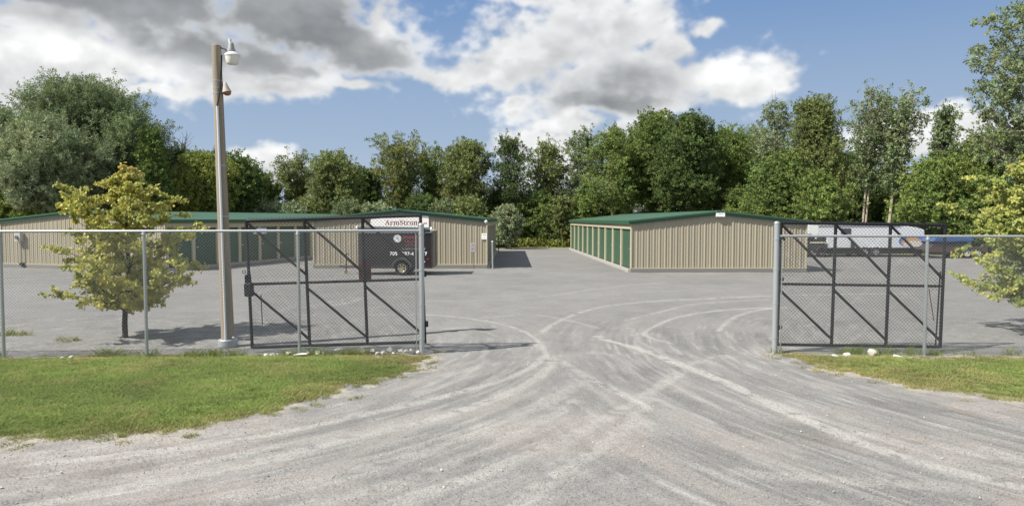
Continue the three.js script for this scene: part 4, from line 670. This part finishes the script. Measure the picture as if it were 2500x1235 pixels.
// between pole and drive
far('broadleaf_tree', 'small dark tree in the low gap right of the pole', 632, 428, 34, 66, 500, 'oval', 7500, 0.26, 'green', { group: T, branches: 24, clump: 0.8 });
far('broadleaf_tree', 'loose leafed tree with open crown, first right of the low gap', 725, 378, 48, 68, 500, 'vase', 5200, 0.28, 'olive', { group: T, branches: 30, twigs: 5, clump: 0.7, rise: 0.9 });
far('broadleaf_tree', 'rounded olive tree with a leaning trunk above the middle roof edge', 812, 376, 54, 66, 500, 'round', 8500, 0.28, 'olive', { group: T, branches: 32, clump: 0.85, lean: 0.05, rise: 0.9 });
far('broadleaf_tree', 'very dark low tree between two lighter trees over the middle roof', 888, 420, 40, 72, 500, 'oval', 10000, 0.28, 'dark', { group: T, branches: 28, clump: 0.95 });
far('ash_tree', 'tall open vase shaped tree turning yellow above the wall sign', 978, 338, 70, 67, 485, 'vase', 8200, 0.24, 'olive', { group: T, shoots: 10, branches: 46, twigs: 6, clump: 0.62, rise: 1.1, turning: 0.2, stems: [[-0.7, 0], [0.2, 0.3], [0.9, -0.2]] });
far('broadleaf_tree', 'thin airy tree right of the yellowing vase shaped tree', 1052, 368, 34, 70, 490, 'oval', 3800, 0.27, 'green', { group: T, branches: 24, clump: 0.62 });
far('broadleaf_tree', 'full rounded tree above the right end of the middle building', 1135, 350, 56, 66, 495, 'round', 11000, 0.27, 'olive', { group: T, branches: 36, twigs: 5, clump: 0.85, turning: 0.08 });
far('poplar_tree', 'slender upright dark poplar over the end of the drive', 1246, 340, 42, 66, 500, 'column', 5800, 0.24, 'dark', { group: T, shoots: 8, branches: 36, twigs: 4, clump: 0.55, rise: 1.6, style: 'up', stems: [[-0.9, 0], [0.1, 0.2], [0.9, -0.1]] });
far('poplar_tree', 'second slender poplar, right of the one over the drive', 1338, 350, 38, 68, 500, 'column', 5600, 0.24, 'olive', { group: T, shoots: 8, branches: 36, clump: 0.55, rise: 1.6, style: 'up', stems: [[-0.6, 0], [0.6, 0.2]] });
far('poplar_tree', 'airy grey leafed poplar with sky showing through, left of the tall dense trees', 1420, 326, 44, 68, 490, 'column', 5000, 0.23, 'willow', { group: T, shoots: 8, branches: 40, clump: 0.6, rise: 1.4, style: 'up', stems: [[-0.5, 0], [0.5, 0.3]] });
// right half
far('broadleaf_tree', 'tree with pale forked limbs above the left end of the right building', 1492, 318, 56, 64, 490, 'round', 9500, 0.27, 'fresh', { group: T, branches: 36, twigs: 5, clump: 0.8, rise: 0.9, bark: 'pale' });
far('broadleaf_tree', 'tallest dense tree above the right building, light green top', 1592, 280, 76, 66, 480, 'round', 22000, 0.27, 'green', { group: T, branches: 50, twigs: 5, clump: 1.0, rise: 0.8 });
far('broadleaf_tree', 'dark broad tree beside the tallest tree over the right roof', 1680, 282, 72, 62, 480, 'round', 20000, 0.27, 'dark', { group: T, branches: 48, twigs: 5, clump: 1.0, rise: 0.8 });
far('broadleaf_tree', 'mid green tree just right of the ridge sign, leaning over the roof', 1772, 318, 62, 66, 500, 'round', 17000, 0.27, 'fresh', { group: T, branches: 42, twigs: 5, clump: 0.95 });
far('broadleaf_tree', 'pale distant flat topped tree showing over the right woods', 1836, 318, 70, 88, 480, 'round', 14000, 0.34, 'willow', { group: T, branches: 40, twigs: 5, clump: 1.3 });
far('aspen_tree', 'thin nearly bare tree top against the blue sky', 1888, 250, 42, 62, 400, 'oval', 2600, 0.22, 'grey', { group: T, branches: 26, twigs: 5, clump: 0.55, rise: 1.3 });
far('broadleaf_tree', 'dense brownish green tree with a feathery top over the right gate post', 1985, 252, 84, 55, 500, 'cone', 24000, 0.24, 'olive', { group: T, shoots: 14, style: 'up', branches: 60, twigs: 5, clump: 0.9, rise: 0.7 });
far('broadleaf_tree', 'lower green tree in front of the feathery topped tree', 1905, 385, 66, 54, 530, 'round', 16000, 0.23, 'green', { group: T, branches: 40, twigs: 5, clump: 0.85 });
far('broadleaf_tree', 'spreading lower branches tree beside the black gap', 1985, 430, 60, 52, 540, 'round', 12000, 0.23, 'fresh', { group: T, branches: 34, twigs: 5, clump: 0.8 });
far('birch_tree', 'tall thin pale trunked tree bent by wind, left of the pair', 2105, 228, 48, 53, 440, 'vase', 4000, 0.22, 'willow', { group: T, shoots: 9, branches: 40, twigs: 5, clump: 0.45, rise: 1.4, lean: 0.12, bark: 'pale', trunk: 0.14, stems: [[-0.4, 0], [0.3, 0.2]] });
far('birch_tree', 'tall thin pale trunked tree bent by wind, right of the pair', 2165, 226, 56, 52, 440, 'vase', 3700, 0.22, 'willow', { group: T, shoots: 9, branches: 40, twigs: 5, clump: 0.45, rise: 1.4, lean: 0.18, bark: 'pale', trunk: 0.14 });
far('broadleaf_tree', 'dark tree behind the two thin pale trunks', 2070, 380, 60, 62, 520, 'oval', 15000, 0.26, 'dark', { group: T, branches: 38, twigs: 5, clump: 1.0 });
far('broadleaf_tree', 'dark low tree filling behind the white camper', 2165, 430, 62, 60, 540, 'oval', 14000, 0.26, 'dark', { group: T, branches: 36, twigs: 5, clump: 1.0 });
far('aspen_tree', 'sparse pointed tree top against the white cloud at right', 2300, 262, 40, 55, 420, 'cone', 3000, 0.23, 'willow', { group: T, branches: 28, twigs: 4, clump: 0.5, rise: 1.0 });
far('broadleaf_tree', 'bushy light green tree right of the thin pale trunks', 2300, 395, 80, 50, 545, 'round', 22000, 0.22, 'fresh', { group: T, branches: 48, twigs: 5, clump: 0.85 });
far('broadleaf_tree', 'broad green tree behind the right maple', 2420, 330, 95, 51, 540, 'round', 26000, 0.23, 'green', { group: T, branches: 54, twigs: 5, clump: 0.95 });
far('broadleaf_tree', 'dark green tree at the right edge below the tall poplar', 2520, 350, 80, 54, 540, 'round', 16000, 0.24, 'dark', { group: T, branches: 40, twigs: 5, clump: 0.95 });
far('cottonwood_tree', 'tallest tree of all, open crowned and cut by the right photo edge', 2515, -25, 150, 44, 420, 'oval', 10500, 0.22, 'willow', { group: T, branches: 52, twigs: 6, clump: 0.55, rise: 0.7, trunk: 0.3, bark: 'grey' });
// shrubs between the yard and the trees
const Sh = 'shrubs along the back of the yard';
for (const [cx, top, half, d, colr, n, lab] of [
  [662, 496, 34, 60, 'grey', 5000, 'silvery shrub just above the green roof right of the pole'], [712, 505, 30, 60, 'grey', 4200, 'silvery shrub peeping over the black gate top'], [760, 486, 36, 63, 'olive', 5200, 'olive shrub at the left roof end of the middle building'], [848, 492, 30, 62, 'willow', 4600, 'willow shrub over the left slope of the middle roof'], [915, 500, 30, 62, 'grey', 4200, 'grey shrub left of the middle ridge'], [1030, 482, 40, 64, 'dark', 6000, 'dark shrub just right of the middle ridge'], [1090, 492, 36, 63, 'willow', 5200, 'willow shrub above the right slope of the middle roof'], [1150, 486, 34, 62, 'olive', 5000, 'olive shrub above the dome camera'],
  [1238, 508, 26, 60, 'grey', 4600, 'tall silvery shrub at the left side of the gap between buildings'], [1275, 480, 34, 66, 'green', 6500, 'green shrub filling the gap between the buildings'], [1322, 470, 38, 66, 'green', 7000, 'taller green shrub in the middle of the gap between buildings'], [1372, 490, 34, 65, 'olive', 6000, 'olive shrub at the right side of the gap between buildings'], [1215, 470, 30, 67, 'fresh', 5500, 'fresh green shrub directly behind the thin dark post'], [1430, 470, 36, 66, 'fresh', 6000, 'light green shrub over the far end of the right roof'], [1500, 482, 40, 67, 'dark', 6500, 'dark shrub above the green doors roofline'], [1625, 480, 40, 66, 'dark', 6500, 'dark shrub right of the white shed'], [1700, 470, 42, 66, 'green', 6500, 'green shrub left of the ridge sign'], [1810, 470, 44, 60, 'fresh', 7000, 'light green shrub right of the ridge sign'],
  [590, 470, 40, 66, 'dark', 6500, 'dark shrub hidden behind the pole right side'], [430, 460, 50, 62, 'dark', 7500, 'dark shrub above the left roof beyond the maple'], [330, 450, 60, 62, 'dark', 8000, 'dark shrub behind the top of the yellow maple'], [1850, 490, 40, 55, 'green', 6000, 'green shrub above the right slope of the right building'], [2240, 480, 50, 52, 'fresh', 7500, 'leafy shrub behind the end of the white camper'], [2390, 470, 60, 48, 'green', 9000, 'leafy shrub behind the flatbed trailer']])
  far('shrub', lab, cx, top, half, d, 585, 'oval', n, 0.2, colr, { cat: 'shrub', group: Sh, branches: 24, twigs: 4, clump: 0.62, trunk: 0.09 });
{ // woods beyond that read as one dark mass, and rank growth at the end of the drive
  const R = rng(808), L = new Leaves(46000);
  for (let k = 0; k < 46000; k++) { const x = (R() * 2 - 1) * 110, top = 4.2 + 2.8 * fbm(x * 0.09, 2, 4, 5), y = R() * top, z = -92 - R() * 12, u = unit(R), v = unit(R), s = 0.5 + R() * 0.35, t = 0.6 + 0.7 * R(); L.rhomb(x, y, z, u, v, s * 0.5, s * 0.3, [0.085 * t, 0.112 * t, 0.03 * t]); }
  const m = part('distant_woods', L.geo(), leafMats.bg, scene, 'stuff'); tag(m, 'dark distant woods closing the view behind the tree line', 'woods');
  const B = new Leaves(16000);
  for (let k = 0; k < 16000; k++) { const x = -12 + R() * 34, d = 63.2 + R() * 4, hh = 0.5 + 1.25 * fbm(x * 0.5, d, 3, 9) * (d - 62.4) / 3, y = R() * hh, u = unit(R), v = unit(R), s = 0.14 + R() * 0.14, t = 0.7 + 0.6 * R(), w = fbm(x * 0.6, d * 0.6, 3, 12); B.rhomb(x, y, -d, u, v, s * 0.6, s * 0.35, [lerp(0.15, 0.22, w) * t, lerp(0.20, 0.21, w) * t, 0.045 * t]); }
  tag(part('weed_bank', B.geo(), leafMats.bg, scene, 'stuff'), 'bank of tall green weeds at the far end of the drive', 'weeds');
}
console.log('far trees done');

// ---------------------------------------------------------------- the two young maples inside the fence
function maple(o) {
  const R = rng(o.seed), wood = [], h = o.h, tips = [], prof = shapes.maple;
  let prev = V(0, 0, 0); const axis = []; for (let k = 0; k <= 12; k++) axis.push(V(o.bend * Math.sin(k / 12 * 3) * 0.1 + o.bend * k / 12 * 0.2, h * k / 12, 0.05 * Math.sin(k)));
  for (let k = 1; k <= 12; k++) wood.push(bar(axis[k - 1], axis[k], o.trunk * Math.pow(1 - (k - 1) / 12.2, 0.8), 9, o.trunk * Math.pow(1 - k / 12.2, 0.8)));
  const nb = o.branches;
  for (let k = 0; k < nb; k++) {
    const t = (k + R() * 0.8) / nb, y = o.cb + t * (h - o.cb), a = k * 2.39996 + R() * 0.6, reach = Math.max(0.1, o.r * prof(t) * (0.62 + 0.5 * R())), st = axis[Math.min(11, Math.max(2, Math.floor((y - reach * 0.45) / h * 12)))].clone();
    const tip = V(st.x + Math.cos(a) * reach * (o.wx ?? 1), y, st.z + Math.sin(a) * reach * 0.9), br = 0.006 + 0.016 * (1 - t);
    wood.push(...tube(st, tip, br, 0.004, V(0, reach * 0.1, 0), 5, 4)); tips.push([tip, 1, t]);
    for (let m = 0; m < 10; m++) { const f = 0.2 + 0.8 * (m + R()) / 10, p0 = st.clone().lerp(tip, f), u = unit(R), q = p0.clone().add(V(u[0] * (0.08 + reach * 0.24), 0.05 + u[1] * 0.13, u[2] * (0.08 + reach * 0.24))); wood.push(bar(p0, q, 0.004, 3, 0.002)); tips.push([q, 0.9, t, p0]); }
  }
  tips.push([axis[12], 0.5, 1]);
  // a five lobed leaf, folded along its midrib
  const out = [[0, -0.42], [0.3, -0.3], [0.5, 0.02], [0.26, 0.06], [0.34, 0.36], [0.12, 0.28], [0, 0.58]], pos = [], cl = [];
  const total = o.leaves, per = total / tips.reduce((s, q) => s + q[1], 0);
  for (const [c, w, t, p0] of tips) {
    const n = Math.round(per * w * (0.6 + 0.8 * R())), rr = o.clump * (0.6 + 0.7 * R()), hue = R();
    for (let k = 0; k < n; k++) {
      const u = unit(R), q = rr * Math.pow(R(), 0.5), cc0 = p0 ? p0.clone().lerp(c, 0.25 + 0.85 * R()) : c, x = cc0.x + u[0] * q, y = cc0.y + u[1] * q * 0.8, z = cc0.z + u[2] * q, s = o.leaf * (0.65 + 0.6 * R());
      const e = new THREE.Euler(-0.9 + (R() - 0.5) * 1.6, R() * 6.28, (R() - 0.5) * 1.4), fold = 0.25 + R() * 0.35, v = 0.72 + 0.55 * R(), red = (y > h - 0.1 && R() < 0.4) || R() < 0.01 ? 0.5 : 0, m = clamp(o.yellow + (hue - 0.5) * 0.5 + (R() - 0.5) * 0.3);
      const c0 = [lerp(0.22, 0.68, m), lerp(0.28, 0.62, m), lerp(0.055, 0.17, m)], cc = [lerp(c0[0], 0.42, red) * v, lerp(c0[1], 0.19, red) * v, lerp(c0[2], 0.08, red) * v];
      const pts = (sg) => out.map(([a, b]) => V(sg * a * s, b * s, a * fold * s).applyEuler(e).add(V(x, y, z)));
      for (const sg of [1, -1]) { const p = pts(sg); for (let m2 = 1; m2 < 6; m2++) { for (const q2 of [p[0], p[m2], p[m2 + 1]]) { pos.push(q2.x, q2.y, q2.z); cl.push(...cc); } } }
    }
  }
  const g = new THREE.BufferGeometry(); g.setAttribute('position', new THREE.Float32BufferAttribute(pos, 3)); g.setAttribute('color', new THREE.Float32BufferAttribute(cl, 3)); g.computeVertexNormals();
  const tr = thing('maple_tree', o.label, 'tree', o.at, 0, 'young maples inside the fence'); part('trunk', merge(wood), barks.dark, tr); part('crown', g, leafMats.near, tr); return tr;
}
const mA = G(304, 824);
maple({ seed: 41, at: mA, h: P(325, 415, -mA.z).y, cb: 0.75, r: 1.42, bend: 0.5, trunk: 0.06, branches: 66, leaves: 25000, clump: 0.09, leaf: 0.07, yellow: 0.58, label: 'young yellow green maple behind the left fence' });
const mB = G(2545, 812);
maple({ seed: 47, at: mB, h: 4.1, cb: 0.6, r: 1.75, bend: -0.2, trunk: 0.07, branches: 72, leaves: 27000, clump: 0.10, leaf: 0.075, yellow: 0.22, label: 'young green and yellow maple cut by the right edge of the photo' });
console.log('done');
renderer.render(scene, camera);
